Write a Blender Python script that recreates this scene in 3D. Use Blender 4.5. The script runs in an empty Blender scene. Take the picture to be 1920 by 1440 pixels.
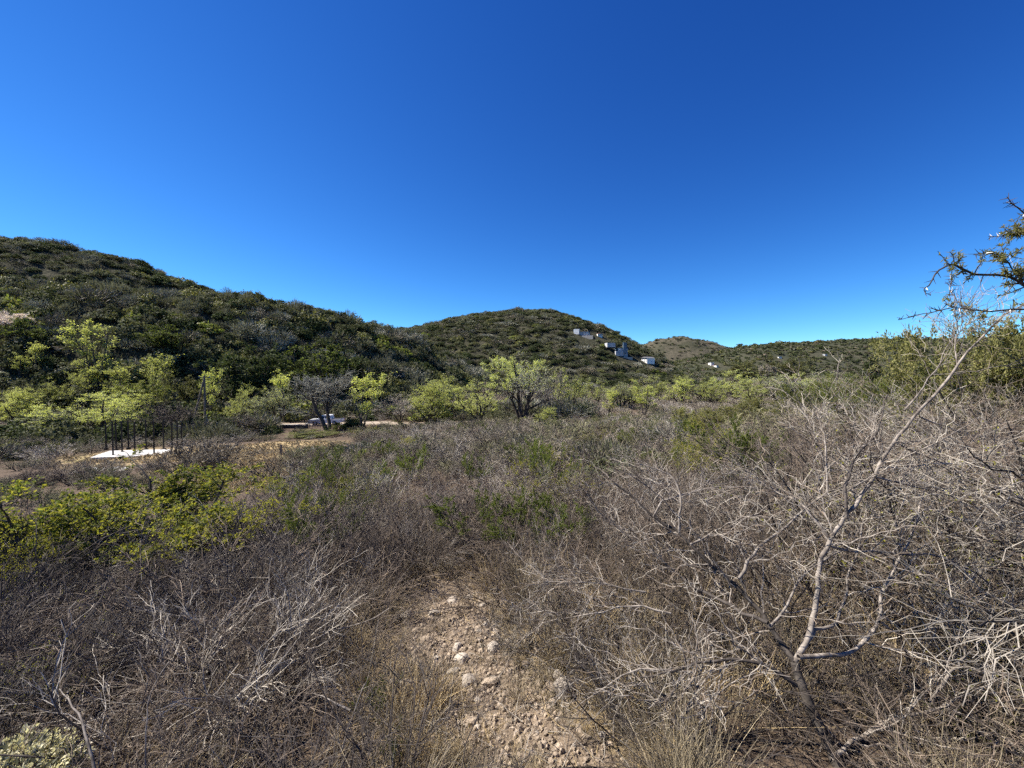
import bpy, math, random
import numpy as np
from mathutils import Vector

# ------------------------------------------------------------------ camera, sky, sun, exposure
RNG = np.random.default_rng(7)
random.seed(7)
scene = bpy.context.scene
C = scene.collection
F = 773.0                      # focal length in photo pixels (1920 wide)
EYE = 1.65
PITCH = math.radians(1.48)     # camera looks slightly down
cam_d = bpy.data.cameras.new("camera")
cam_d.sensor_width = 36.0
cam_d.lens = F / 1920 * 36
cam_d.clip_start = 0.05
cam_d.clip_end = 12000
cam = bpy.data.objects.new("camera", cam_d)
C.objects.link(cam)
cam.location = (0, 0, EYE)
cam.rotation_euler = (math.pi / 2 - PITCH, 0, 0)
scene.camera = cam

TO_SUN = Vector((-0.80, 0.14, 0.92)).normalized()
SUN_EL = math.asin(TO_SUN.z)
SUN_AZ = math.atan2(TO_SUN.x, TO_SUN.y)
world = bpy.data.worlds.new("World")
scene.world = world
world.use_nodes = True
wn = world.node_tree
wn.nodes.clear()
sky = wn.nodes.new("ShaderNodeTexSky")
sky.sky_type = 'NISHITA'
sky.sun_disc = False
sky.sun_elevation = SUN_EL
sky.sun_rotation = SUN_AZ
sky.altitude = 2500
sky.air_density = 1.0
sky.dust_density = 0.0
sky.ozone_density = 6.0
# the phone's colour rendering of a clear sky: a power curve per channel over the whole sky
sep = wn.nodes.new("ShaderNodeSeparateColor")
com = wn.nodes.new("ShaderNodeCombineColor")
wn.links.new(sky.outputs[0], sep.inputs[0])
for ch, (gain, power) in enumerate(((0.318, 1.82), (0.62, 1.47), (1.22, 1.10))):
    pw = wn.nodes.new("ShaderNodeMath")
    pw.operation = 'POWER'
    pw.inputs[1].default_value = power
    ml = wn.nodes.new("ShaderNodeMath")
    ml.operation = 'MULTIPLY'
    ml.inputs[1].default_value = gain
    wn.links.new(sep.outputs[ch], pw.inputs[0])
    wn.links.new(pw.outputs[0], ml.inputs[0])
    wn.links.new(ml.outputs[0], com.inputs[ch])
bg = wn.nodes.new("ShaderNodeBackground")
bg.inputs['Strength'].default_value = 0.05
wo = wn.nodes.new("ShaderNodeOutputWorld")
wn.links.new(com.outputs[0], bg.inputs[0])
wn.links.new(bg.outputs[0], wo.inputs[0])

sun_d = bpy.data.lights.new("sun", 'SUN')
sun_d.energy = 4.8
sun_d.angle = math.radians(0.53)
sun_d.color = (1.0, 0.93, 0.82)
sun = bpy.data.objects.new("sun", sun_d)
C.objects.link(sun)
sun.rotation_euler = TO_SUN.to_track_quat('Z', 'Y').to_euler()

scene.view_settings.view_transform = 'Standard'
scene.view_settings.look = 'None'
scene.view_settings.exposure = 1.35
scene.view_settings.gamma = 1.0
scene.render.engine = 'CYCLES'
scene.cycles.max_bounces = 5
scene.cycles.diffuse_bounces = 2
scene.cycles.transmission_bounces = 2
scene.cycles.transparent_max_bounces = 4
scene.cycles.use_denoising = False
scene.cycles.use_adaptive_sampling = True
scene.cycles.adaptive_threshold = 0.04

# ------------------------------------------------------------------ pixel -> world
CP, SP = math.cos(PITCH), math.sin(PITCH)


def P(px, py, D):
    """world point at forward distance D on the sight line of a photo pixel"""
    a = (px - 960) / F
    b = -(py - 720) / F
    dy = CP + b * SP
    dz = -SP + b * CP
    return np.array([a / dy * D, D, EYE + dz / dy * D])


def pix(x, y, z):
    vy = y * CP - (z - EYE) * SP
    vz = y * SP + (z - EYE) * CP
    return 960 + F * x / vy, 720 - F * vz / vy


# ------------------------------------------------------------------ terrain
def wob(x, y, s, seed=0.0):
    """cheap smooth noise, about -1..1, wavelength ~ s"""
    x = np.asarray(x) / s * 6.283
    y = np.asarray(y) / s * 6.283
    return (np.sin(x * 0.83 + y * 0.56 + seed) + np.sin(-x * 0.61 + y * 0.94 + 2.1 * seed + 1.3)
            + np.sin(x * 1.31 - y * 0.37 + 0.7 * seed + 4.0) + np.sin(x * 0.21 + y * 1.47 + 1.9 * seed + 2.2)) / 3.0


FLOOR = -7.4


def near(x, y):
    s = 0.85 * y - 0.5 * x
    z = -0.14 * s
    z = np.where(z > 4, 4 + 4 * np.tanh((z - 4) / 8), z)
    k = 1.3
    z = FLOOR + k * np.log1p(np.exp(np.clip((z - FLOOR) / k, -40, 40)))
    r = np.hypot(x, y)
    z = z + 0.035 * wob(x, y, 1.9, 1) * np.clip(r / 2, 0.5, 1) + 0.015 * wob(x, y, 0.7, 5) + 0.25 * wob(x, y, 21, 3) * np.clip((r - 6) / 20, 0, 1)
    far = np.clip((r - 420) / 2200, 0, 1)
    return z + far * 30


class Hill:
    def __init__(self, name, pts, veg, w, noise=1.0):
        self.name = name
        q = []
        for px, py, D in pts:
            p = P(px, py, D)
            q.append((p[0], p[1], p[2] - veg))
        self.q = np.array(q)
        self.w = np.array(w if hasattr(w, '__len__') else [w] * len(q), float)
        self.noise = noise

    def h(self, x, y):
        x = np.asarray(x, float)
        y = np.asarray(y, float)
        best = np.full(x.shape, 1e9)
        zz = np.full(x.shape, -99.0)
        for i in range(len(self.q) - 1):
            a, b = self.q[i], self.q[i + 1]
            dx, dy = b[0] - a[0], b[1] - a[1]
            t = np.clip(((x - a[0]) * dx + (y - a[1]) * dy) / (dx * dx + dy * dy), 0, 1)
            d = np.hypot(x - a[0] - t * dx, y - a[1] - t * dy)
            w = self.w[i] * (1 - t) + self.w[i + 1] * t
            u = d / w
            zr = a[2] * (1 - t) + b[2] * t
            pr = np.where(u < 1, 0.5 + 0.5 * np.cos(np.pi * np.clip(u, 0, 1)), 0) * 0.75 + 0.25 * np.clip(1 - u, 0, 1)
            z = -9.5 + (zr + 9.5) * pr
            m = z > zz
            zz = np.where(m, z, zz)
        amp = np.clip((zz + 9) / 12, 0, 1) * self.noise
        return zz + amp * (0.9 * wob(x, y, 34, 2) + 0.5 * wob(x, y, 15, 6))


HILLS = [
    Hill("left_hill", [(-900, 400, 190), (-350, 415, 195), (0, 441, 200), (100, 452, 202), (200, 474, 206), (300, 513, 212), (400, 560, 220), (520, 620, 226)], 2.0, [120] * 8, 0.7),
    Hill("left_spur", [(-700, 500, 112), (-250, 520, 112), (0, 535, 116), (200, 540, 122), (380, 546, 130), (470, 552, 138), (560, 570, 150), (640, 592, 165), (710, 610, 185), (770, 640, 210), (850, 690, 230)], 2.2, [58, 58, 58, 58, 60, 60, 62, 60, 60, 60, 60], 0.8),
    Hill("central_hill", [(660, 640, 300), (760, 622, 318), (830, 604, 328), (900, 587, 336), (960, 580, 340), (1010, 579, 340), (1060, 594, 342), (1110, 622, 345), (1160, 650, 350), (1205, 674, 352), (1260, 700, 350)], 2.0, [150, 150, 150, 150, 150, 150, 130, 110, 90, 80, 70], 0.8),
    Hill("distant_hill", [(1150, 680, 800), (1210, 648, 820), (1245, 634, 830), (1275, 630, 830), (1310, 636, 830), (1350, 652, 820), (1400, 668, 800), (1500, 690, 780)], 1.0, 175, 1.0),
    Hill("distant_ridge", [(1330, 668, 620), (1400, 648, 640), (1450, 643, 650), (1530, 639, 650), (1600, 635, 640), (1680, 633, 620), (1760, 634, 590), (1900, 630, 540), (2200, 620, 500)], 1.5, 180, 0.8),
    Hill("faraway_hill", [(700, 640, 1500), (755, 619, 1500), (790, 617, 1500), (850, 635, 1500)], 0.5, 380, 1.0),
]


def H(x, y):
    z = near(np.asarray(x, float), np.asarray(y, float))
    for hl in HILLS:
        z = np.maximum(z, hl.h(x, y))
    return z


def h1(x, y):
    return float(H(np.array([x]), np.array([y]))[0])


def hit(px, py, d0=0.8, d1=900):
    """ground point seen at a photo pixel"""
    D = np.geomspace(d0, d1, 1500)
    p = P(px, py, 1.0)
    x, y, z = p[0] * D, D, EYE + (p[2] - EYE) * D
    g = H(x, y)
    k = np.argmax(z < g)
    return np.array([x[k], y[k], g[k]])


# ------------------------------------------------------------------ materials
MATS = {}


def nodes_mat(name):
    m = bpy.data.materials.new(name)
    m.use_nodes = True
    nt = m.node_tree
    nt.nodes.clear()
    out = nt.nodes.new("ShaderNodeOutputMaterial")
    MATS[name] = m
    return m, nt, out


def mixcol(nt, fac, a, b):
    n = nt.nodes.new("ShaderNodeMix")
    n.data_type = 'RGBA'
    for s, v in ((0, fac), (6, a), (7, b)):
        if hasattr(v, 'is_linked') or hasattr(v, 'links'):
            nt.links.new(v, n.inputs[s])
        elif isinstance(v, (int, float)):
            n.inputs[s].default_value = v
        else:
            n.inputs[s].default_value = (*v, 1)
    return n.outputs[2]


def noise(nt, scale, detail=3, rough=0.6, coord='Object'):
    tc = nt.nodes.new("ShaderNodeTexCoord")
    n = nt.nodes.new("ShaderNodeTexNoise")
    n.inputs['Scale'].default_value = scale
    n.inputs['Detail'].default_value = detail
    n.inputs['Roughness'].default_value = rough
    nt.links.new(tc.outputs[coord], n.inputs['Vector'])
    return n.outputs['Fac']


def ramp(nt, fac, lo, hi):
    r = nt.nodes.new("ShaderNodeMapRange")
    r.inputs['From Min'].default_value = lo
    r.inputs['From Max'].default_value = hi
    nt.links.new(fac, r.inputs['Value'])
    return r.outputs[0]


def bump(nt, height, strength, dist):
    b = nt.nodes.new("ShaderNodeBump")
    b.inputs['Strength'].default_value = strength
    b.inputs['Distance'].default_value = dist
    nt.links.new(height, b.inputs['Height'])
    return b.outputs[0]


def wood_mat(name, a, b, scale=8.0, rough=0.8, spec=0.25, island=0.5):
    m, nt, out = nodes_mat(name)
    bs = nt.nodes.new("ShaderNodeBsdfPrincipled")
    bs.inputs['Roughness'].default_value = rough
    bs.inputs['Specular IOR Level'].default_value = spec
    col = mixcol(nt, ramp(nt, noise(nt, scale), 0.35, 0.68), a, b)
    g = nt.nodes.new("ShaderNodeNewGeometry")
    oi = nt.nodes.new("ShaderNodeObjectInfo")
    ad = nt.nodes.new("ShaderNodeMath")
    ad.operation = 'MULTIPLY_ADD'
    ad.inputs[1].default_value = 0.8
    nt.links.new(g.outputs['Random Per Island'], ad.inputs[0])
    o2 = nt.nodes.new("ShaderNodeMath")
    o2.operation = 'MULTIPLY'
    o2.inputs[1].default_value = 1.2
    nt.links.new(oi.outputs['Random'], o2.inputs[0])
    nt.links.new(o2.outputs[0], ad.inputs[2])
    v = nt.nodes.new("ShaderNodeHueSaturation")
    mr = nt.nodes.new("ShaderNodeMapRange")
    mr.inputs['From Max'].default_value = 2
    mr.inputs['To Min'].default_value = 1 - island
    mr.inputs['To Max'].default_value = 1 + island
    nt.links.new(ad.outputs[0], mr.inputs['Value'])
    nt.links.new(mr.outputs[0], v.inputs['Value'])
    nt.links.new(col, v.inputs['Color'])
    nt.links.new(v.outputs[0], bs.inputs['Base Color'])
    nt.links.new(bs.outputs[0], out.inputs[0])
    return m


def leaf_mat(name, a, b, trans=0.4, rough=0.75, spec=0.12, tint=1.25):
    m, nt, out = nodes_mat(name)
    g = nt.nodes.new("ShaderNodeNewGeometry")
    oi = nt.nodes.new("ShaderNodeObjectInfo")
    col = mixcol(nt, g.outputs['Random Per Island'], a, b)
    v = nt.nodes.new("ShaderNodeHueSaturation")
    mr = nt.nodes.new("ShaderNodeMapRange")
    mr.inputs['To Min'].default_value = 0.75
    mr.inputs['To Max'].default_value = 1.25
    nt.links.new(oi.outputs['Random'], mr.inputs['Value'])
    nt.links.new(mr.outputs[0], v.inputs['Value'])
    nt.links.new(col, v.inputs['Color'])
    bs = nt.nodes.new("ShaderNodeBsdfPrincipled")
    bs.inputs['Roughness'].default_value = rough
    bs.inputs['Specular IOR Level'].default_value = spec
    nt.links.new(v.outputs[0], bs.inputs['Base Color'])
    tr = nt.nodes.new("ShaderNodeBsdfTranslucent")
    gm = nt.nodes.new("ShaderNodeMix")
    gm.data_type = 'RGBA'
    gm.blend_type = 'MULTIPLY'
    gm.inputs[0].default_value = 1
    nt.links.new(v.outputs[0], gm.inputs[6])
    gm.inputs[7].default_value = (tint, tint, tint * 0.7, 1)
    nt.links.new(gm.outputs[2], tr.inputs[0])
    mx = nt.nodes.new("ShaderNodeMixShader")
    mx.inputs[0].default_value = trans
    nt.links.new(bs.outputs[0], mx.inputs[1])
    nt.links.new(tr.outputs[0], mx.inputs[2])
    nt.links.new(mx.outputs[0], out.inputs[0])
    return m


def flat_mat(name, col, rough=0.6, spec=0.4, metal=0.0, var=0.12, scale=3.0):
    m, nt, out = nodes_mat(name)
    bs = nt.nodes.new("ShaderNodeBsdfPrincipled")
    bs.inputs['Roughness'].default_value = rough
    bs.inputs['Specular IOR Level'].default_value = spec
    bs.inputs['Metallic'].default_value = metal
    c2 = tuple(c * (1 - var * 2) for c in col)
    nt.links.new(mixcol(nt, ramp(nt, noise(nt, scale, 5), 0.3, 0.75), col, c2), bs.inputs['Base Color'])
    nt.links.new(bs.outputs[0], out.inputs[0])
    return m


wood_mat("bark_dark", (0.028, 0.023, 0.02), (0.08, 0.067, 0.058), 30)
wood_mat("bark_pale", (0.085, 0.07, 0.058), (0.29, 0.255, 0.22), 26, island=0.3)
wood_mat("bark_mid", (0.03, 0.025, 0.021), (0.13, 0.112, 0.095), 18, island=0.2)
wood_mat("twig_grey", (0.19, 0.168, 0.138), (0.41, 0.37, 0.315), 9, island=0.45)
wood_mat("twig_brown", (0.075, 0.056, 0.042), (0.20, 0.158, 0.122), 9, island=0.6)
wood_mat("twig_dark", (0.035, 0.028, 0.024), (0.09, 0.074, 0.064), 9, island=0.6)
wood_mat("twig_mauve", (0.14, 0.12, 0.088), (0.28, 0.243, 0.185), 0.6, island=0.5)
wood_mat("twig_silver", (0.20, 0.20, 0.165), (0.34, 0.33, 0.275), 0.6, island=0.5)
wood_mat("twig_olive", (0.12, 0.118, 0.06), (0.235, 0.22, 0.12), 0.6, island=0.5)
wood_mat("straw", (0.30, 0.22, 0.11), (0.46, 0.36, 0.20), 2, island=0.5)
wood_mat("straw_grey", (0.17, 0.14, 0.092), (0.30, 0.25, 0.165), 2, island=0.5)
wood_mat("thorn_white", (0.62, 0.60, 0.55), (0.75, 0.73, 0.68), 4, rough=0.4, island=0.15)
leaf_mat("leaf_lime", (0.33, 0.37, 0.075), (0.47, 0.49, 0.16), 0.5)
leaf_mat("leaf_lime_pale", (0.29, 0.325, 0.13), (0.42, 0.44, 0.23), 0.45)
leaf_mat("leaf_yellow", (0.20, 0.21, 0.028), (0.36, 0.34, 0.055), 0.45)
leaf_mat("leaf_green", (0.085, 0.115, 0.022), (0.18, 0.215, 0.05), 0.4)
leaf_mat("leaf_olive", (0.10, 0.108, 0.03), (0.19, 0.185, 0.062), 0.3, 0.6, 0.25)
leaf_mat("leaf_dark", (0.028, 0.04, 0.016), (0.06, 0.075, 0.028), 0.25)
leaf_mat("leaf_drab", (0.062, 0.070, 0.034), (0.115, 0.122, 0.066), 0.25)
leaf_mat("leaf_grey", (0.10, 0.105, 0.075), (0.175, 0.175, 0.13), 0.2)
leaf_mat("leaf_acacia", (0.18, 0.185, 0.065), (0.32, 0.30, 0.13), 0.45)
leaf_mat("leaf_cream", (0.50, 0.46, 0.27), (0.70, 0.67, 0.50), 0.3)
leaf_mat("blossom", (0.55, 0.45, 0.47), (0.72, 0.64, 0.66), 0.35)
flat_mat("concrete_white", (0.56, 0.55, 0.53), 0.85, 0.2, var=0.22, scale=0.6)
flat_mat("steel_black", (0.018, 0.016, 0.016), 0.6, 0.3)
flat_mat("car_white", (0.78, 0.79, 0.80), 0.25, 0.5, var=0.03)
flat_mat("glass_dark", (0.02, 0.025, 0.03), 0.08, 0.6)
flat_mat("rubber", (0.02, 0.02, 0.02), 0.85, 0.2)
flat_mat("chrome", (0.45, 0.45, 0.46), 0.3, 0.5, metal=0.8)
flat_mat("lamp_clear", (0.6, 0.6, 0.58), 0.2, 0.6)
flat_mat("lamp_red", (0.35, 0.02, 0.02), 0.3, 0.5)
flat_mat("wood_weathered", (0.30, 0.23, 0.18), 0.85, 0.2)
flat_mat("wood_pole", (0.17, 0.14, 0.115), 0.9, 0.2)
flat_mat("stone_dark", (0.09, 0.08, 0.075), 0.9, 0.2, var=0.2)
flat_mat("stone_cap", (0.42, 0.39, 0.35), 0.9, 0.2)
flat_mat("brick_red", (0.22, 0.12, 0.09), 0.9, 0.2)
flat_mat("wall_white", (0.80, 0.79, 0.76), 0.8, 0.2, var=0.05, scale=0.4)
flat_mat("wall_blue", (0.20, 0.28, 0.37), 0.6, 0.3, var=0.08, scale=0.4)
flat_mat("wall_slate", (0.10, 0.15, 0.20), 0.5, 0.4, var=0.08, scale=0.4)
flat_mat("wall_lilac", (0.40, 0.41, 0.43), 0.8, 0.2, var=0.05, scale=0.4)
flat_mat("roof_grey", (0.16, 0.16, 0.17), 0.8, 0.3)
flat_mat("roof_tile", (0.33, 0.16, 0.10), 0.85, 0.2)


def ground_mat():
    m, nt, out = nodes_mat("soil")
    bs = nt.nodes.new("ShaderNodeBsdfPrincipled")
    bs.inputs['Roughness'].default_value = 0.95
    bs.inputs['Specular IOR Level'].default_value = 0.1
    n1 = noise(nt, 0.9, 6, 0.65)
    n2 = noise(nt, 14, 5, 0.7)
    n3 = noise(nt, 60, 3, 0.7)
    soil = mixcol(nt, ramp(nt, n1, 0.35, 0.65), (0.05, 0.037, 0.028), (0.095, 0.07, 0.052))
    soil = mixcol(nt, ramp(nt, n2, 0.45, 0.7), soil, (0.15, 0.112, 0.078))
    soil = mixcol(nt, ramp(nt, n3, 0.5, 0.75), soil, (0.085, 0.06, 0.045))
    dry = mixcol(nt, ramp(nt, n2, 0.3, 0.7), (0.27, 0.205, 0.11), (0.40, 0.31, 0.17))
    dry = mixcol(nt, ramp(nt, noise(nt, 0.16, 4), 0.5, 0.68), dry, (0.16, 0.14, 0.06))
    at = nt.nodes.new("ShaderNodeAttribute")
    at.attribute_name = "dry"
    col = mixcol(nt, at.outputs['Fac'], soil, dry)
    nt.links.new(col, bs.inputs['Base Color'])
    nt.links.new(bump(nt, n2, 0.8, 0.05), bs.inputs['Normal'])
    nt.links.new(bs.outputs[0], out.inputs[0])
    return m


def hill_mat(name, a, b, c):
    m, nt, out = nodes_mat(name)
    bs = nt.nodes.new("ShaderNodeBsdfPrincipled")
    bs.inputs['Roughness'].default_value = 1.0
    bs.inputs['Specular IOR Level'].default_value = 0.05
    col = mixcol(nt, ramp(nt, noise(nt, 0.22, 5, 0.7), 0.4, 0.62), a, b)
    col = mixcol(nt, ramp(nt, noise(nt, 0.03, 4, 0.6), 0.45, 0.65), col, c)
    nt.links.new(col, bs.inputs['Base Color'])
    nt.links.new(bump(nt, noise(nt, 0.25, 5, 0.7), 1.0, 1.5), bs.inputs['Normal'])
    nt.links.new(bs.outputs[0], out.inputs[0])
    return m


def path_mat(name, a, b, c, sc=5.0):
    m, nt, out = nodes_mat(name)
    bs = nt.nodes.new("ShaderNodeBsdfPrincipled")
    bs.inputs['Roughness'].default_value = 0.95
    bs.inputs['Specular IOR Level'].default_value = 0.1
    n1, n2 = noise(nt, sc, 7, 0.7), noise(nt, sc * 9, 5, 0.75)
    col = mixcol(nt, ramp(nt, n1, 0.35, 0.65), a, b)
    col = mixcol(nt, ramp(nt, n2, 0.55, 0.75), col, c)
    nt.links.new(col, bs.inputs['Base Color'])
    nt.links.new(bump(nt, n2, 0.9, 0.02), bs.inputs['Normal'])
    nt.links.new(bs.outputs[0], out.inputs[0])
    return m


def stone_mat(name, a, b):
    m, nt, out = nodes_mat(name)
    bs = nt.nodes.new("ShaderNodeBsdfPrincipled")
    bs.inputs['Roughness'].default_value = 0.9
    bs.inputs['Specular IOR Level'].default_value = 0.2
    n1, n2 = noise(nt, 9, 7, 0.75), noise(nt, 55, 4, 0.8)
    oi = nt.nodes.new("ShaderNodeObjectInfo")
    col = mixcol(nt, ramp(nt, n1, 0.3, 0.7), a, b)
    col = mixcol(nt, ramp(nt, n2, 0.6, 0.78), col, (0.12, 0.10, 0.085))
    v = nt.nodes.new("ShaderNodeHueSaturation")
    mr = nt.nodes.new("ShaderNodeMapRange")
    mr.inputs['To Min'].default_value = 0.7
    mr.inputs['To Max'].default_value = 1.15
    nt.links.new(oi.outputs['Random'], mr.inputs['Value'])
    nt.links.new(mr.outputs[0], v.inputs['Value'])
    nt.links.new(col, v.inputs['Color'])
    nt.links.new(v.outputs[0], bs.inputs['Base Color'])
    nt.links.new(bump(nt, n1, 0.35, 0.02), bs.inputs['Normal'])
    nt.links.new(bs.outputs[0], out.inputs[0])
    return m


ground_mat()
hill_mat("hill_soil", (0.032, 0.033, 0.021), (0.062, 0.058, 0.04), (0.045, 0.045, 0.03))
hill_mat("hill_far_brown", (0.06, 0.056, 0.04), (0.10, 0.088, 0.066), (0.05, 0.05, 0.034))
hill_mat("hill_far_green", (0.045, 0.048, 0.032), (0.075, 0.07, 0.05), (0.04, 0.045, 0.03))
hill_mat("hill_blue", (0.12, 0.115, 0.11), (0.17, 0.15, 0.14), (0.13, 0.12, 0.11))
path_mat("path_dirt", (0.125, 0.094, 0.066), (0.245, 0.19, 0.138), (0.07, 0.053, 0.04), 3.0)
path_mat("road_dirt", (0.26, 0.215, 0.17), (0.36, 0.30, 0.24), (0.2, 0.16, 0.12), 1.2)
stone_mat("stone_pale", (0.44, 0.39, 0.33), (0.30, 0.255, 0.21))
stone_mat("stone_tan", (0.40, 0.325, 0.245), (0.25, 0.195, 0.145))


# ------------------------------------------------------------------ mesh helpers
def mesh_np(name, verts, quads, mat_idx=None, mats=(), smooth=False):
    """a mesh from numpy arrays of vertices and quads"""
    me = bpy.data.meshes.new(name)
    verts = np.asarray(verts, np.float32)
    quads = np.asarray(quads, np.int32)
    nq = len(quads)
    me.vertices.add(len(verts))
    me.vertices.foreach_set('co', verts.ravel())
    me.loops.add(nq * 4)
    me.loops.foreach_set('vertex_index', quads.ravel())
    me.polygons.add(nq)
    me.polygons.foreach_set('loop_start', np.arange(0, nq * 4, 4, dtype=np.int32))
    if mat_idx is not None:
        me.polygons.foreach_set('material_index', np.asarray(mat_idx, np.int32))
    me.polygons.foreach_set('use_smooth', np.full(nq, smooth))
    for m in mats:
        me.materials.append(MATS[m])
    me.update(calc_edges=True)
    return me


class Geo:
    """collects quads with material names"""

    def __init__(self):
        self.v, self.q, self.m, self.n = [], [], [], 0
        self.mats = []

    def add(self, v, q, mat):
        if mat not in self.mats:
            self.mats.append(mat)
        self.v.append(np.asarray(v, float).reshape(-1, 3))
        self.q.append(np.asarray(q, int).reshape(-1, 4) + self.n)
        self.m.append(np.full(len(self.q[-1]), self.mats.index(mat)))
        self.n += len(self.v[-1])

    def tubes(self, Pn, R, k, mat):
        M, n = Pn.shape[:2]
        if M == 0:
            return
        T = np.gradient(Pn, axis=1)
        T /= np.linalg.norm(T, axis=2, keepdims=True) + 1e-9
        ref = RNG.normal(size=(M, 1, 3))
        U = np.cross(T, ref)
        U /= np.linalg.norm(U, axis=2, keepdims=True) + 1e-9
        V = np.cross(T, U)
        a = np.arange(k) * 2 * np.pi / k
        ring = Pn[:, :, None, :] + R[:, :, None, None] * (U[:, :, None, :] * np.cos(a)[None, None, :, None] + V[:, :, None, :] * np.sin(a)[None, None, :, None])
        idx = np.arange(M * n * k).reshape(M, n, k)
        q = np.stack([idx[:, :-1, :], np.roll(idx[:, :-1, :], -1, 2), np.roll(idx[:, 1:, :], -1, 2), idx[:, 1:, :]], -1)
        self.add(ring.reshape(-1, 3), q.reshape(-1, 4), mat)

    def leaves(self, pos, dirs, L, W, mat, flat=0.0):
        """one rhombus leaf per position"""
        M = len(pos)
        if M == 0:
            return
        d = dirs / (np.linalg.norm(dirs, axis=1, keepdims=True) + 1e-9)
        r = RNG.normal(size=(M, 3))
        r[:, 2] *= (1 - flat)
        s = np.cross(d, r)
        s /= np.linalg.norm(s, axis=1, keepdims=True) + 1e-9
        nrm = np.cross(d, s)
        L = np.broadcast_to(L, (M,))[:, None]
        W = np.broadcast_to(W, (M,))[:, None]
        v = np.stack([pos, pos + d * L * 0.45 + s * W * 0.5 + nrm * L * 0.06, pos + d * L, pos + d * L * 0.45 - s * W * 0.5 + nrm * L * 0.06], 1)
        self.add(v.reshape(-1, 3), np.arange(M * 4).reshape(M, 4), mat)

    def plates(self, pos, nrm, L, W, mat):
        """leaves lying across the given normals"""
        M = len(pos)
        n = nrm / (np.linalg.norm(nrm, axis=1, keepdims=True) + 1e-9)
        d = np.cross(n, RNG.normal(size=(M, 3)))
        d /= np.linalg.norm(d, axis=1, keepdims=True) + 1e-9
        s = np.cross(n, d)
        L = np.broadcast_to(L, (M,))[:, None]
        W = np.broadcast_to(W, (M,))[:, None]
        v = np.stack([pos - d * L * 0.5, pos + s * W * 0.5 + n * L * 0.06, pos + d * L * 0.5, pos - s * W * 0.5 + n * L * 0.06], 1)
        self.add(v.reshape(-1, 3), np.arange(M * 4).reshape(M, 4), mat)

    def box(self, c, s, mat, rz=0.0, taper=1.0):
        x, y, z = np.array(s) / 2
        v = np.array([[-x, -y, -z], [x, -y, -z], [x, y, -z], [-x, y, -z], [-x * taper, -y * taper, z], [x * taper, -y * taper, z], [x * taper, y * taper, z], [-x * taper, y * taper, z]])
        if rz:
            cr, sr = math.cos(rz), math.sin(rz)
            v = np.stack([v[:, 0] * cr - v[:, 1] * sr, v[:, 0] * sr + v[:, 1] * cr, v[:, 2]], 1)
        self.add(v + np.array(c), [[0, 3, 2, 1], [4, 5, 6, 7], [0, 1, 5, 4], [1, 2, 6, 5], [2, 3, 7, 6], [3, 0, 4, 7]], mat)

    def mesh(self, name, smooth=False):
        if not self.v:
            return None
        return mesh_np(name, np.concatenate(self.v), np.concatenate(self.q), np.concatenate(self.m), self.mats, smooth)


# ------------------------------------------------------------------ object helpers
def tag(o, label=None, cat=None, group=None, kind=None):
    if label:
        o['label'] = label
    if cat:
        o['category'] = cat
    if group:
        o['group'] = group
    if kind:
        o['kind'] = kind
    return o


def link(name, me, parent=None):
    o = bpy.data.objects.new(name, me)
    C.objects.link(o)
    if parent is not None:
        o.parent = parent
    return o


def thing(name, parts, loc, label, cat, group=None, rz=0.0, scale=(1, 1, 1), tilt=(0, 0)):
    """an Empty at the thing's base with one child per part; parts: (name, mesh) or (name, mesh, [sub-parts])"""
    o = bpy.data.objects.new(name, None)
    o.empty_display_size = 0.2
    C.objects.link(o)
    o.location = loc
    o.rotation_euler = (tilt[0], tilt[1], rz)
    o.scale = scale if hasattr(scale, '__len__') else (scale,) * 3
    tag(o, label, cat, group)
    for p in parts:
        if p[1] is None:
            continue
        c = link(p[0], p[1], o)
        for s in (p[2] if len(p) > 2 else ()):
            link(s[0], s[1], c)
    return o


NPROTO = [0]


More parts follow.
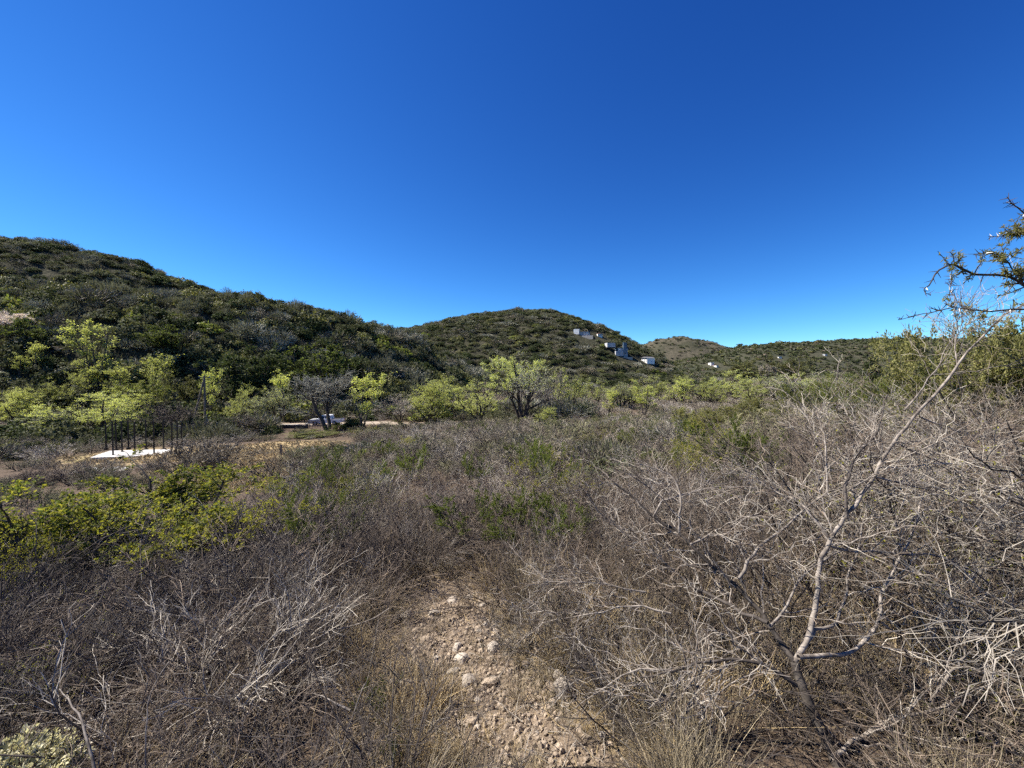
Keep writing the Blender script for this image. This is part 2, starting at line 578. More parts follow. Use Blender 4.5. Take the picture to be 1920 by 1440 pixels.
def scatter(name, pts, protos, label, cat):
    """one uncountable mass: instances of proto meshes on points (x, y, z, rx, ry, rz, sx, sy, sz, proto)"""
    pts = np.asarray(pts, float)
    if len(pts) == 0:
        return None
    col = bpy.data.collections.new(name + "_kinds")
    for i, me in enumerate(protos):
        NPROTO[0] += 1
        o = bpy.data.objects.new("zz%04d_%s" % (NPROTO[0], name), me)
        col.objects.link(o)
    me = bpy.data.meshes.new(name)
    me.vertices.add(len(pts))
    me.vertices.foreach_set('co', pts[:, :3].astype(np.float32).ravel())
    a = me.attributes.new('rot', 'FLOAT_VECTOR', 'POINT')
    a.data.foreach_set('vector', pts[:, 3:6].astype(np.float32).ravel())
    a = me.attributes.new('scl', 'FLOAT_VECTOR', 'POINT')
    a.data.foreach_set('vector', pts[:, 6:9].astype(np.float32).ravel())
    a = me.attributes.new('pick', 'INT', 'POINT')
    a.data.foreach_set('value', pts[:, 9].astype(np.int32))
    o = link(name, me)
    tag(o, label, cat, None, 'stuff')
    ng = bpy.data.node_groups.new(name, 'GeometryNodeTree')
    ng.interface.new_socket('Geometry', in_out='INPUT', socket_type='NodeSocketGeometry')
    ng.interface.new_socket('Geometry', in_out='OUTPUT', socket_type='NodeSocketGeometry')
    gi = ng.nodes.new('NodeGroupInput')
    go = ng.nodes.new('NodeGroupOutput')
    ci = ng.nodes.new('GeometryNodeCollectionInfo')
    ci.inputs['Collection'].default_value = col
    ci.inputs['Separate Children'].default_value = True
    ci.inputs['Reset Children'].default_value = True
    ip = ng.nodes.new('GeometryNodeInstanceOnPoints')
    ip.inputs['Pick Instance'].default_value = True

    def attr(n, t):
        k = ng.nodes.new('GeometryNodeInputNamedAttribute')
        k.data_type = t
        k.inputs['Name'].default_value = n
        return k.outputs['Attribute']
    L = ng.links.new
    L(gi.outputs[0], ip.inputs['Points'])
    L(ci.outputs[0], ip.inputs['Instance'])
    L(attr('pick', 'INT'), ip.inputs['Instance Index'])
    L(attr('rot', 'FLOAT_VECTOR'), ip.inputs['Rotation'])
    L(attr('scl', 'FLOAT_VECTOR'), ip.inputs['Scale'])
    L(ip.outputs[0], go.inputs[0])
    md = o.modifiers.new('scatter', 'NODES')
    md.node_group = ng
    return o


# ------------------------------------------------------------------ plant growth (vectorised)
def unit(v):
    return v / (np.linalg.norm(v, axis=-1, keepdims=True) + 1e-9)


def walk(p0, d, L, n, wig, up, zig=0.0):
    """M random walks of n points from p0 in direction d"""
    M = len(p0)
    pts = np.empty((M, n, 3))
    pts[:, 0] = p0
    st = (np.broadcast_to(L, (M,)) / (n - 1))[:, None]
    side = unit(np.cross(d, RNG.normal(size=(M, 3))))
    for i in range(1, n):
        d = unit(d + wig * RNG.normal(size=(M, 3)) + np.array([0, 0, up]))
        dd = unit(d + side * zig * (1 if i % 2 else -1))
        pts[:, i] = pts[:, i - 1] + dd * st
    return pts


def children(Pp, Rp, count, t0, t1, L, ang, n, wig, up, rf=0.6, r1=0.002, zig=0.0, Ljit=0.4, tipshort=0.3):
    M, m = Pp.shape[:2]
    par = RNG.integers(0, M, count)
    t = RNG.uniform(t0, t1, count) * (m - 1)
    i = np.minimum(t.astype(int), m - 2)
    f = (t - i)[:, None]
    a, b = Pp[par, i], Pp[par, i + 1]
    p0 = a + (b - a) * f
    tan = unit(b - a)
    perp = unit(np.cross(tan, RNG.normal(size=(count, 3))))
    an = ang * RNG.uniform(0.6, 1.3, count)[:, None]
    d = tan * np.cos(an) + perp * np.sin(an)
    rp = Rp[par, i]
    LL = L * RNG.uniform(1 - Ljit, 1 + Ljit, count) * (1 - tipshort * t / (m - 1))
    pts = walk(p0, d, LL, n, wig, up, zig)
    r0 = np.maximum(rp * rf, r1)
    R = r0[:, None] + (r1 - r0)[:, None] * np.linspace(0, 1, n)[None]
    return pts, R


def stems(count, spread, L, n, wig, up, r0, r1, base=0.06, zig=0.0, Ljit=0.25, lean=(0, 0)):
    az = np.arange(count) * 2.4 + RNG.uniform(0, 1, count)
    sp = spread * RNG.uniform(0.5, 1.15, count)
    d = np.stack([np.cos(az) * np.sin(sp) + lean[0], np.sin(az) * np.sin(sp) + lean[1], np.cos(sp)], 1)
    p0 = np.stack([np.cos(az) * base, np.sin(az) * base, np.full(count, -0.05)], 1) * RNG.uniform(0.3, 1, count)[:, None]
    p0[:, 2] = -0.08
    pts = walk(p0, unit(d), L * RNG.uniform(1 - Ljit, 1 + Ljit, count), n, wig, up, zig)
    R = np.broadcast_to(np.linspace(r0, r1, n)[None], (count, n)) * RNG.uniform(0.75, 1.15, (count, 1))
    return pts, R


def tips(Pt, count, t0=0.3, t1=1.0):
    M, m = Pt.shape[:2]
    par = RNG.integers(0, M, count)
    t = RNG.uniform(t0, t1, count) * (m - 1)
    i = np.minimum(t.astype(int), m - 2)
    f = (t - i)[:, None]
    a, b = Pt[par, i], Pt[par, i + 1]
    return a + (b - a) * f, unit(b - a)


def two(name, s, c):
    return [("stem", s.mesh(name + "_stem")), ("crown", c.mesh(name + "_crown"))]


def thorn_shrub(seed, tw="twig_grey", bark="bark_dark", n1=32, n2=190, n3=560, h=1.4, leaf=None, nleaf=0, ll=0.03, fine=1.0, spread=0.75, leaf_z=0.0):
    """a bare zigzag thorn shrub about h metres tall"""
    global RNG
    RNG = np.random.default_rng(seed)
    s, c = Geo(), Geo()
    a, ra = stems(6, spread, h * 1.05, 7, 0.13, 0.06, 0.017 * fine, 0.005, 0.10, 0.14)
    b, rb = children(a, ra, n1, 0.15, 0.98, h * 0.58, 0.7, 8, 0.13, 0.05, 0.55, 0.0022 * fine, 0.2)
    s.tubes(a, ra, 5, bark)
    s.tubes(b, rb, 4, bark)
    d, rd = children(b, rb, n2, 0.1, 1, h * 0.32, 0.75, 6, 0.16, 0.03, 0.6, 0.0012 * fine, 0.2)
    c.tubes(d, rd, 3, tw)
    e, re = children(d, rd, n3, 0.1, 1, h * 0.14, 0.8, 4, 0.2, 0.02, 0.6, 0.0009 * fine, 0.2)
    c.tubes(e, re, 3, tw)
    if leaf:
        p, t = tips(e, nleaf)
        k = p[:, 2] > leaf_z * h
        p, t = p[k], t[k]
        c.leaves(p, t * 0.5 + RNG.normal(size=p.shape) * 0.6 + np.array([0, 0, 0.3]), ll * RNG.uniform(0.7, 1.3, len(p)), ll * 0.55, leaf)
    return two("thorn_shrub", s, c)


def fine_shrub(seed, tw="twig_brown", bark="twig_dark", h=1.0, fine=1.0, n0=16, n1=130, n2=700, up=0.04):
    """a dense mound of very fine dry twigs"""
    global RNG
    RNG = np.random.default_rng(seed)
    s, c = Geo(), Geo()
    a, ra = stems(n0, 0.95, h * 1.0, 6, 0.16, up, 0.007 * fine, 0.003, 0.16, 0.08)
    b, rb = children(a, ra, n1, 0.15, 1, h * 0.45, 0.6, 5, 0.2, up, 0.6, 0.0018 * fine, 0.08)
    s.tubes(a, ra, 4, bark)
    c.tubes(b, rb, 3, tw)
    d, rd = children(b, rb, n2, 0.1, 1, h * 0.2, 0.7, 4, 0.28, 0.02, 0.65, 0.0012 * fine, 0.1)
    c.tubes(d, rd, 3, tw)
    return two("dry_shrub", s, c)


def broom_shrub(seed, leaf="leaf_green", h=1.1, nleaf=6000, ll=0.042):
    """upright green shrub with needle-like leaves on whippy stems"""
    global RNG
    RNG = np.random.default_rng(seed)
    s, c = Geo(), Geo()
    a, ra = stems(8, 0.5, h, 7, 0.08, 0.1, 0.013, 0.004, 0.08, 0.05)
    b, rb = children(a, ra, 60, 0.3, 1, h * 0.4, 0.5, 5, 0.1, 0.15, 0.6, 0.0022)
    s.tubes(a, ra, 5, "bark_dark")
    c.tubes(b, rb, 3, "twig_dark")
    d, rd = children(b, rb, 260, 0.1, 1, h * 0.16, 0.5, 4, 0.12, 0.12, 0.6, 0.0014)
    c.tubes(d, rd, 3, "twig_olive")
    p, t = tips(d, nleaf, 0.1)
    c.leaves(p, t + RNG.normal(size=p.shape) * 0.45, ll * RNG.uniform(0.7, 1.3, len(p)), ll * 0.28, leaf)
    return two("broom", s, c)


def leafy_shrub(seed, leaf, leaf2, h=2.2, w=1.6, nleaf=7000, ll=0.05, wr=0.5, bark="bark_dark", n2=420, low=0.3, full=0.75):
    """an evergreen shrub whose leaves sit in clumps on the outer twigs"""
    global RNG
    RNG = np.random.default_rng(seed)
    s, c = Geo(), Geo()
    a, ra = stems(7, math.atan2(w * 0.7, h), h * 0.95, 7, 0.1, 0.02, 0.035, 0.01, 0.12, 0.06)
    b, rb = children(a, ra, 90, low, 1, h * 0.42, 0.8, 6, 0.13, 0.05, 0.6, 0.004)
    s.tubes(a, ra, 5, bark)
    s.tubes(b, rb, 4, bark)
    d, rd = children(b, rb, n2, 0.3, 1, h * 0.17, 0.8, 4, 0.18, 0.06, 0.6, 0.002)
    c.tubes(d, rd, 3, "twig_olive")
    keep = d[RNG.random(len(d)) < full]
    p, t = tips(keep, nleaf, 0.35)
    k = RNG.random(len(p)) < 0.5
    for kk, m in ((k, leaf), (~k, leaf2)):
        q, tt = p[kk] + RNG.normal(size=(kk.sum(), 3)) * h * 0.012, t[kk]
        c.leaves(q, tt * 0.4 + RNG.normal(size=q.shape) * 0.6 + np.array([0, 0, 0.25]), ll * RNG.uniform(0.6, 1.3, len(q)), ll * wr, m)
    return two("leafy_shrub", s, c)


def tree(seed, h, w, leaf=None, leaf2=None, nleaf=5000, ll=0.2, wr=0.5, tw="twig_grey", bark="bark_dark", ntr=3, r0=0.22, n1=40, n2=300, n3=900, up=0.05, leaf_top=None, twig_r=0.012, lean=(0, 0), spread=None, half=None, t0=0.28):
    """trunks, limbs and a twiggy crown; leaf=None gives a bare tree"""
    global RNG
    RNG = np.random.default_rng(seed)
    s, c = Geo(), Geo()
    sp = spread if spread is not None else math.atan2(w * 0.36, h)
    a, ra = stems(ntr, sp, h * 0.85, 8, 0.08, 0.03, r0, r0 * 0.25, r0 * 0.8, 0.03, lean=lean)
    b, rb = children(a, ra, n1, t0, 0.98, (h * 0.3 + w * 0.14), 0.75, 6, 0.12, up, 0.55, 0.02)
    s.tubes(a, ra, 7, bark)
    s.tubes(b, rb, 5, bark)
    d, rd = children(b, rb, n2, 0.25, 1, h * 0.14 + w * 0.03, 0.7, 5, 0.16, up, 0.5, twig_r)
    c.tubes(d, rd, 3, bark if leaf else tw)
    e, re = children(d, rd, n3, 0.2, 1, h * 0.09, 0.7, 4, 0.2, up * 0.6, 0.7, twig_r * 0.7)
    c.tubes(e, re, 3, tw)
    if leaf:
        # leaves come in clumps: only some twigs carry them densely
        M = len(e)
        wgt = RNG.random(M) ** 2
        if half is not None:
            wgt = np.where(e[:, 0, 0] > half, wgt, wgt * 0.06)
        if leaf_top is not None:
            wgt = wgt * np.clip((e[:, 0, 2] / h - leaf_top) * 3, 0.04, 1)
        par = RNG.choice(M, nleaf, p=wgt / wgt.sum())
        t = RNG.uniform(0.1, 1, nleaf) * 3
        i = np.minimum(t.astype(int), 2)
        p = e[par, i] + (e[par, i + 1] - e[par, i]) * (t - i)[:, None]
        p = p + RNG.normal(size=p.shape) * h * 0.012
        k = RNG.random(nleaf) < 0.6
        for kk, m in ((k, leaf), (~k, leaf2 or leaf)):
            q = p[kk]
            c.leaves(q, RNG.normal(size=q.shape) * 0.7 + np.array([0, 0, 0.35]), ll * RNG.uniform(0.6, 1.4, len(q)), ll * wr, m)
    return [("trunk", s.mesh("trunk")), ("crown", c.mesh("crown"))]


def plume(seed, h, w, leaf="leaf_lime", leaf2="leaf_lime_pale", nleaf=2600, ll=0.2):
    """slender young tree with upswept leafy branches"""
    global RNG
    RNG = np.random.default_rng(seed)
    s, c = Geo(), Geo()
    a, ra = stems(3, math.atan2(w * 0.25, h), h * 0.95, 8, 0.05, 0.06, 0.09, 0.02, 0.12, 0.02)
    b, rb = children(a, ra, 36, 0.22, 0.95, h * 0.3, 0.5, 6, 0.08, 0.16, 0.5, 0.012, tipshort=0.6)
    s.tubes(a, ra, 6, "bark_dark")
    c.tubes(b, rb, 4, "twig_brown")
    d, rd = children(b, rb, 160, 0.2, 1, h * 0.09, 0.5, 4, 0.12, 0.12, 0.6, 0.008)
    c.tubes(d, rd, 3, "twig_olive")
    M = len(d)
    wgt = RNG.random(M) ** 1.5
    par = RNG.choice(M, nleaf, p=wgt / wgt.sum())
    p = d[par, RNG.integers(0, 4, nleaf)] + RNG.normal(size=(nleaf, 3)) * h * 0.012
    k = RNG.random(nleaf) < 0.65
    for kk, m in ((k, leaf), (~k, leaf2)):
        q = p[kk]
        c.leaves(q, RNG.normal(size=q.shape) * 0.6 + np.array([0, 0, 0.5]), ll * RNG.uniform(0.6, 1.4, len(q)), ll * 0.5, m)
    return [("trunk", s.mesh("trunk")), ("crown", c.mesh("crown"))]


def dome(seed, leaf, leaf2, n=1300, ll=0.15, wr=0.65, nclump=60, hz=0.72, twig=None, inner=0.35):
    """hillside shrub of unit radius: leaf clumps over an uneven dome, short stems below"""
    global RNG
    RNG = np.random.default_rng(seed)
    s, c = Geo(), Geo()
    a, ra = stems(5, 0.6, 0.55, 4, 0.1, 0.02, 0.05, 0.02, 0.1)
    s.tubes(a, ra, 4, "bark_dark")
    d = unit(RNG.normal(size=(nclump, 3)))
    d[:, 2] = np.abs(d[:, 2]) * 0.95 + 0.02
    d = unit(d)
    az = np.arctan2(d[:, 1], d[:, 0])
    rad = 0.84 + 0.12 * np.sin(az * 2 + seed) + RNG.uniform(-0.10, 0.08, nclump)
    ctr = d * rad[:, None] * np.array([1, 1, hz]) + np.array([0, 0, 0.12])
    par = RNG.integers(0, nclump, n)
    g = RNG.normal(size=(n, 3)) * np.array([0.11, 0.11, 0.07])
    p = ctr[par] * np.where(RNG.random(n) < inner, RNG.uniform(0.55, 1, n), 1)[:, None] + g
    out = unit(d[par] + RNG.normal(size=(n, 3)) * 0.55 + np.array([0, 0, 0.15]))
    k = RNG.random(nclump) < 0.55
    k = k[par]
    if twig:
        for kk, m in ((k, leaf), (~k, leaf2)):
            c.leaves(p[kk], out[kk], ll * RNG.uniform(0.7, 1.5, kk.sum()), ll * wr, m)
    else:
        for kk, m in ((k, leaf), (~k, leaf2)):
            c.plates(p[kk], out[kk] + RNG.normal(size=(kk.sum(), 3)) * 0.28, ll * RNG.uniform(0.6, 1.3, kk.sum()), ll * wr, m)
    return two("hillside_shrub", s, c)


def tuft(seed, mat, n=46, h=0.4, w=0.0045, spread=0.5):
    """a tuft of curved dry grass blades"""
    global RNG
    RNG = np.random.default_rng(seed)
    g = Geo()
    az = RNG.uniform(0, 6.283, n)
    sp = np.abs(RNG.normal(0, spread, n))
    d = np.stack([np.cos(az) * np.sin(sp), np.sin(az) * np.sin(sp), np.cos(sp)], 1)
    p0 = np.stack([RNG.normal(0, 0.05, n), RNG.normal(0, 0.05, n), np.full(n, -0.02)], 1)
    pts = walk(p0, d, h * RNG.uniform(0.5, 1.25, n), 5, 0.1, -0.16)
    side = unit(np.cross(d, np.array([0, 0, 1.0]) + RNG.normal(size=(n, 3)) * 0.3))
    wd = w * np.array([1, 0.95, 0.8, 0.5, 0.12])
    A = pts + side[:, None, :] * wd[None, :, None]
    B = pts - side[:, None, :] * wd[None, :, None]
    v = np.stack([A, B], 2).reshape(-1, 3)
    idx = np.arange(n * 10).reshape(n, 5, 2)
    q = np.stack([idx[:, :-1, 0], idx[:, :-1, 1], idx[:, 1:, 1], idx[:, 1:, 0]], -1)
    g.add(v, q.reshape(-1, 4), mat)
    return g.mesh("grass_tuft")


def merged(parts):
    """stem and crown of a plant joined for use in an uncountable mass"""
    g = Geo()
    for _, me in parts:
        n = len(me.vertices)
        v = np.empty(n * 3, np.float32)
        me.vertices.foreach_get('co', v)
        q = np.empty(len(me.loops), np.int32)
        me.loops.foreach_get('vertex_index', q)
        mi = np.empty(len(me.polygons), np.int32)
        me.polygons.foreach_get('material_index', mi)
        q = q.reshape(-1, 4)
        base = g.n
        for j, m in enumerate(me.materials):
            if m.name not in g.mats:
                g.mats.append(m.name)
        lut = np.array([g.mats.index(m.name) for m in me.materials])
        g.v.append(v.reshape(-1, 3).astype(float))
        g.q.append(q + base)
        g.m.append(lut[mi])
        g.n += n
    return g.mesh("mass")


def stone_mesh(seed, mat, rough=0.22, flat=0.7):
    """an irregular angular stone of about unit radius, from a cut-up cube sphere"""
    rg = np.random.default_rng(seed)
    n = 5
    u = np.linspace(-1, 1, n)
    vs, qs, base = [], [], 0
    for ax in range(3):
        for sg in (-1, 1):
            A, B = np.meshgrid(u, u, indexing='ij')
            p = np.zeros((n, n, 3))
            p[..., ax] = sg
            p[..., (ax + 1) % 3] = A * sg
            p[..., (ax + 2) % 3] = B
            vs.append(p.reshape(-1, 3))
            idx = np.arange(n * n).reshape(n, n) + base
            qs.append(np.stack([idx[:-1, :-1], idx[1:, :-1], idx[1:, 1:], idx[:-1, 1:]], -1).reshape(-1, 4))
            base += n * n
    v = np.concatenate(vs)
    key = np.round(v * 100).astype(int)
    _, first, inv = np.unique(key, axis=0, return_index=True, return_inverse=True)
    v = v[first]
    q = inv.reshape(-1)[np.concatenate(qs)]
    v = v / np.linalg.norm(v, axis=1, keepdims=True)
    for _ in range(11):   # knock flat facets off
        nrm = rg.normal(size=3)
        nrm /= np.linalg.norm(nrm)
        c = rg.uniform(0.5, 0.85)
        dd = v @ nrm
        v = v - np.maximum(dd - c, 0)[:, None] * nrm
    v = v * (1 + rg.normal(0, rough * 0.07, (len(v), 1)))
    v = v * np.array([1, rg.uniform(0.7, 1.0), flat * rg.uniform(0.75, 1.1)])
    return mesh_np("stone", v, q, None, [mat], False)


# ================================================================== THE SETTING
PATH_PX = [(1040, 1500), (985, 1400), (925, 1320), (870, 1250), (838, 1190), (840, 1135), (870, 1090)]
PATH = np.array([hit(*p, d0=0.5)[:2] for p in PATH_PX])
PATH_W = np.array([0.36, 0.34, 0.31, 0.32, 0.42, 0.42, 0.25])


def path_dist(x, y):
    """distance from the path's centre line in half-widths"""
    best = np.full(np.shape(x), 99.0)
    for i in range(len(PATH) - 1):
        a, b = PATH[i], PATH[i + 1]
        dx, dy = b - a
        t = np.clip(((x - a[0]) * dx + (y - a[1]) * dy) / (dx * dx + dy * dy), 0, 1)
        d = np.hypot(x - a[0] - t * dx, y - a[1] - t * dy)
        best = np.minimum(best, d / (PATH_W[i] * (1 - t) + PATH_W[i + 1] * t))
    return best


CLEAR = [(-36.5, 41.5, 7.8, 4.6), (-30.0, 37.0, 7.0, 5.0), (-23.0, 38.0, 5.0, 5.5), (-19.5, 30.0, 3.2, 6.0), (-15.5, 23.0, 2.6, 4.5), (-11.8, 17.4, 2.0, 3.4), (-9.4, 14.0, 1.1, 2.6), (-24.5, 45.0, 5.0, 5.0)]


def clear_mask(x, y):
    m = np.zeros(np.shape(x))
    for cx, cy, rx, ry in CLEAR:
        m = np.maximum(m, 1.25 - np.hypot((x - cx) / rx, (y - cy) / ry) + 0.12 * wob(x, y, 3.1, 4))
    return np.clip(m * 4, 0, 1)


def ROAD_Y(x):
    return 73.5 + 1.2 * np.sin(x * 0.05) - np.clip(x, 0, 99) * 0.05


def build_ground():
    na, r = 288, np.concatenate([[0.0], np.geomspace(0.25, 6000, 210)])
    a = np.arange(na) * 2 * np.pi / na
    X = r[:, None] * np.sin(a)[None]
    Y = r[:, None] * np.cos(a)[None]
    Z = near(X, Y)
    idx = np.arange(len(r) * na).reshape(len(r), na)
    q = np.stack([idx[:-1], idx[1:], np.roll(idx[1:], -1, 1), np.roll(idx[:-1], -1, 1)], -1).reshape(-1, 4)
    me = mesh_np("ground", np.stack([X, Y, Z], -1).reshape(-1, 3), q, None, ["soil"], True)
    dry = np.clip(clear_mask(X, Y) + 0.35 * (path_dist(X, Y) < 2.2), 0, 1)
    at = me.attributes.new("dry", 'FLOAT', 'POINT')
    at.data.foreach_set('value', dry.ravel().astype(np.float32))
    tag(link("ground", me), "brown soil of the valley slope under the scrub", "ground", None, "structure")


def sheet(name, X, Y, Z, mat, label, keep=None):
    n, m = X.shape
    idx = np.arange(n * m).reshape(n, m)
    q = np.stack([idx[:-1, :-1], idx[1:, :-1], idx[1:, 1:], idx[:-1, 1:]], -1).reshape(-1, 4)
    if keep is not None:
        k = keep.ravel()
        q = q[k[q].any(1)]
    me = mesh_np(name, np.stack([X, Y, Z], -1).reshape(-1, 3), q, None, [mat], True)
    tag(link(name, me), label, name.split('_')[-1], None, "structure")


def build_hills():
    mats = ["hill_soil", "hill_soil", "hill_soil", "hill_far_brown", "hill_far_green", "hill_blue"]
    labels = ["tall scrub-covered hill rising behind the spur, top left", "nearer shrubby spur sloping down across the valley",
              "rounded scrub-covered hill with houses on its flank", "bare brownish distant peak beyond the rounded hill",
              "long low distant ridge covered in dark scrub", "faint faraway hilltop in the gap beside the rounded hill"]
    for hl, m, lb in zip(HILLS, mats, labels):
        w = hl.w.max()
        st = 3.5 if w < 130 else (5 if w < 200 else 12)
        x0, x1 = hl.q[:, 0].min() - w, hl.q[:, 0].max() + w
        y0, y1 = hl.q[:, 1].min() - w, hl.q[:, 1].max() + w
        X, Y = np.meshgrid(np.arange(x0, x1, st), np.arange(y0, y1, st), indexing='ij')
        Z = hl.h(X, Y)
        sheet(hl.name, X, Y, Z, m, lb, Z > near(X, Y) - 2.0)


def build_paths():
    # the stony dirt path in front of the camera
    t = np.linspace(0, len(PATH) - 1, 60)
    i = np.minimum(t.astype(int), len(PATH) - 2)
    f = (t - i)[:, None]
    c = PATH[i] * (1 - f) + PATH[i + 1] * f
    w = PATH_W[i] * (1 - f[:, 0]) + PATH_W[i + 1] * f[:, 0]
    tn = np.gradient(c, axis=0)
    tn /= np.linalg.norm(tn, axis=1, keepdims=True)
    nr = np.stack([tn[:, 1], -tn[:, 0]], 1)
    u = np.linspace(-1, 1, 25)
    edge = 1 + 0.22 * wob(t * 0.4, t * 0.2, 1.0, 3)
    X = c[:, None, 0] + nr[:, None, 0] * u[None] * (w * edge)[:, None]
    Y = c[:, None, 1] + nr[:, None, 1] * u[None] * (w * edge)[:, None]
    prof = np.where(np.abs(u) > 0.9, -0.05, 0.022)[None] * np.ones_like(X)
    prof[-1] = prof[0] = -0.05
    Z = near(X, Y) + prof + 0.008 * wob(X, Y, 0.23, 2)
    sheet("dirt_path", X, Y, Z, "path_dirt", "stony tan dirt path running away through the scrub")
    x = np.arange(-58, 14, 1.0)
    v = np.linspace(-2.3, 2.3, 7)
    X = x[:, None] + 0 * v[None]
    Y = ROAD_Y(x)[:, None] + v[None]
    Z = H(X, Y) + np.where(np.abs(v) > 2, -0.1, 0.05)[None]
    sheet("dirt_road", X, Y, Z, "road_dirt", "pale dirt road crossing the valley floor beside the pickup")


build_ground()
build_hills()
build_paths()


# ================================================================== BUILT THINGS IN THE VALLEY
def simple(name, fn):
    g = Geo()
    fn(g)
    return g.mesh(name)


def slab_and_posts():
    zf = float(near(np.array([-45., -37, -40, -47, -42]), np.array([43.5, 44, 48.5, 48.5, 46])).max()) - 0.02
    c = [(168, 858), (324, 853), (318, 842), (206, 845)]
    q = [P(px, py, 1.0) for px, py in c]
    base = []
    for p in q:
        D = (zf + 0.22 - EYE) / (p[2] - EYE)
        base.append((p[0] * D, D))
    v = [(x, y, zf - 0.4) for x, y in base] + [(x, y, zf + 0.22) for x, y in base]
    g = Geo()
    g.add(v, [[0, 3, 2, 1], [4, 5, 6, 7], [0, 1, 5, 4], [1, 2, 6, 5], [2, 3, 7, 6], [3, 0, 4, 7]], "concrete_white")
    tag(link("concrete_slab", g.mesh("concrete_slab")), "white concrete floor slab lying in the dry grass clearing", "slab")
    POSTS = [(199, 840, 790), (212, 853, 789), (218, 842, 787), (229, 847, 790), (241, 839, 788), (253, 852, 791), (274, 841, 787), (289, 851, 789), (307, 841, 788), (323, 847, 790), (333, 838, 788), (341, 836, 790)]
    order = ["first", "second", "third", "fourth", "fifth", "sixth", "seventh", "eighth", "ninth", "tenth", "eleventh", "last"]
    for i, (px, pb, pt) in enumerate(POSTS):
        q = P(px, pb, 1.0)
        D = (zf + 0.22 - EYE) / (q[2] - EYE)
        hgt = P(px, pt, D)[2] - (zf + 0.22)
        sh = simple("shaft", lambda g: g.box((0, 0, hgt / 2), (0.10, 0.10, hgt), "steel_black"))
        ft = simple("base_plate", lambda g: g.box((0, 0, -0.1), (0.28, 0.28, 0.24), "steel_black"))
        thing("steel_post", [("shaft", sh), ("base_plate", ft)], (q[0] * D, D, zf + 0.22), "thin black steel post at the concrete slab, %s from the left" % order[i], "post", "posts on the concrete slab", rz=0.2)
    # rubbish on the grass
    p = hit(178, 889)
    g = Geo()
    for j in range(5):
        x = -1.2 + j * 0.6
        g.add([(x, -0.3, 0.05 + 0.1 * (j % 2)), (x + 0.62, -0.35, 0.15 - 0.1 * (j % 2)), (x + 0.6, 0.4, 0.22), (x, 0.35, 0.12 + 0.08 * (j % 2))], [[0, 1, 2, 3]], "concrete_white")
    o = link("plastic_sheet", g.mesh("plastic_sheet"))
    md = o.modifiers.new("thick", 'SOLIDIFY')
    md.thickness = 0.02
    o.location = p + np.array([0, 0, 0.08])
    o.rotation_euler = (0.1, 0, 0.2)
    tag(o, "crumpled white sheet lying on the grass below the slab", "sheet")
    p = hit(371, 812)
    g = Geo()
    g.box((0, 0, 0.5), (1.3, 0.9, 1.0), "stone_dark")
    b_ = g.mesh("tank_body")
    g = Geo()
    g.box((0, 0, 1.06), (1.4, 1.0, 0.12), "concrete_white", taper=0.9)
    thing("water_box", [("body", b_), ("lid", g.mesh("lid"))], p, "small dark box with a white lid between the slab and the road", "box")


def pole():
    x, y = P(383, 700, 68.5)[:2]
    z = h1(x, y)
    top = P(383, 704, 68.5)[2]
    hgt = top - z
    g = Geo()
    g.tubes(np.array([[(0, 0, -0.5), (0, 0, hgt * 0.5), (0.03, 0, hgt)]]), np.array([[0.19, 0.16, 0.13]]), 8, "wood_pole")
    s = Geo()
    s.tubes(np.array([[(-1.9, -0.6, -0.4), (-1.0, -0.3, hgt * 0.45), (-0.05, 0, hgt * 0.93)]]), np.array([[0.15, 0.14, 0.12]]), 8, "wood_pole")
    a = Geo()
    a.box((0, 0, hgt - 0.35), (1.5, 0.1, 0.12), "wood_pole", 0.5)
    i1 = [("insulator", simple("insulator", lambda g, k=k: g.box((k * 0.6, k * 0.33, hgt - 0.2), (0.08, 0.08, 0.18), "concrete_white"))) for k in (-1, 1)]
    thing("utility_pole", [("shaft", g.mesh("pole_shaft")), ("strut", s.mesh("pole_strut")), ("crossarm", a.mesh("crossarm"), i1)], (x, y, z),
          "weathered wooden utility pole with a slanting strut", "pole")


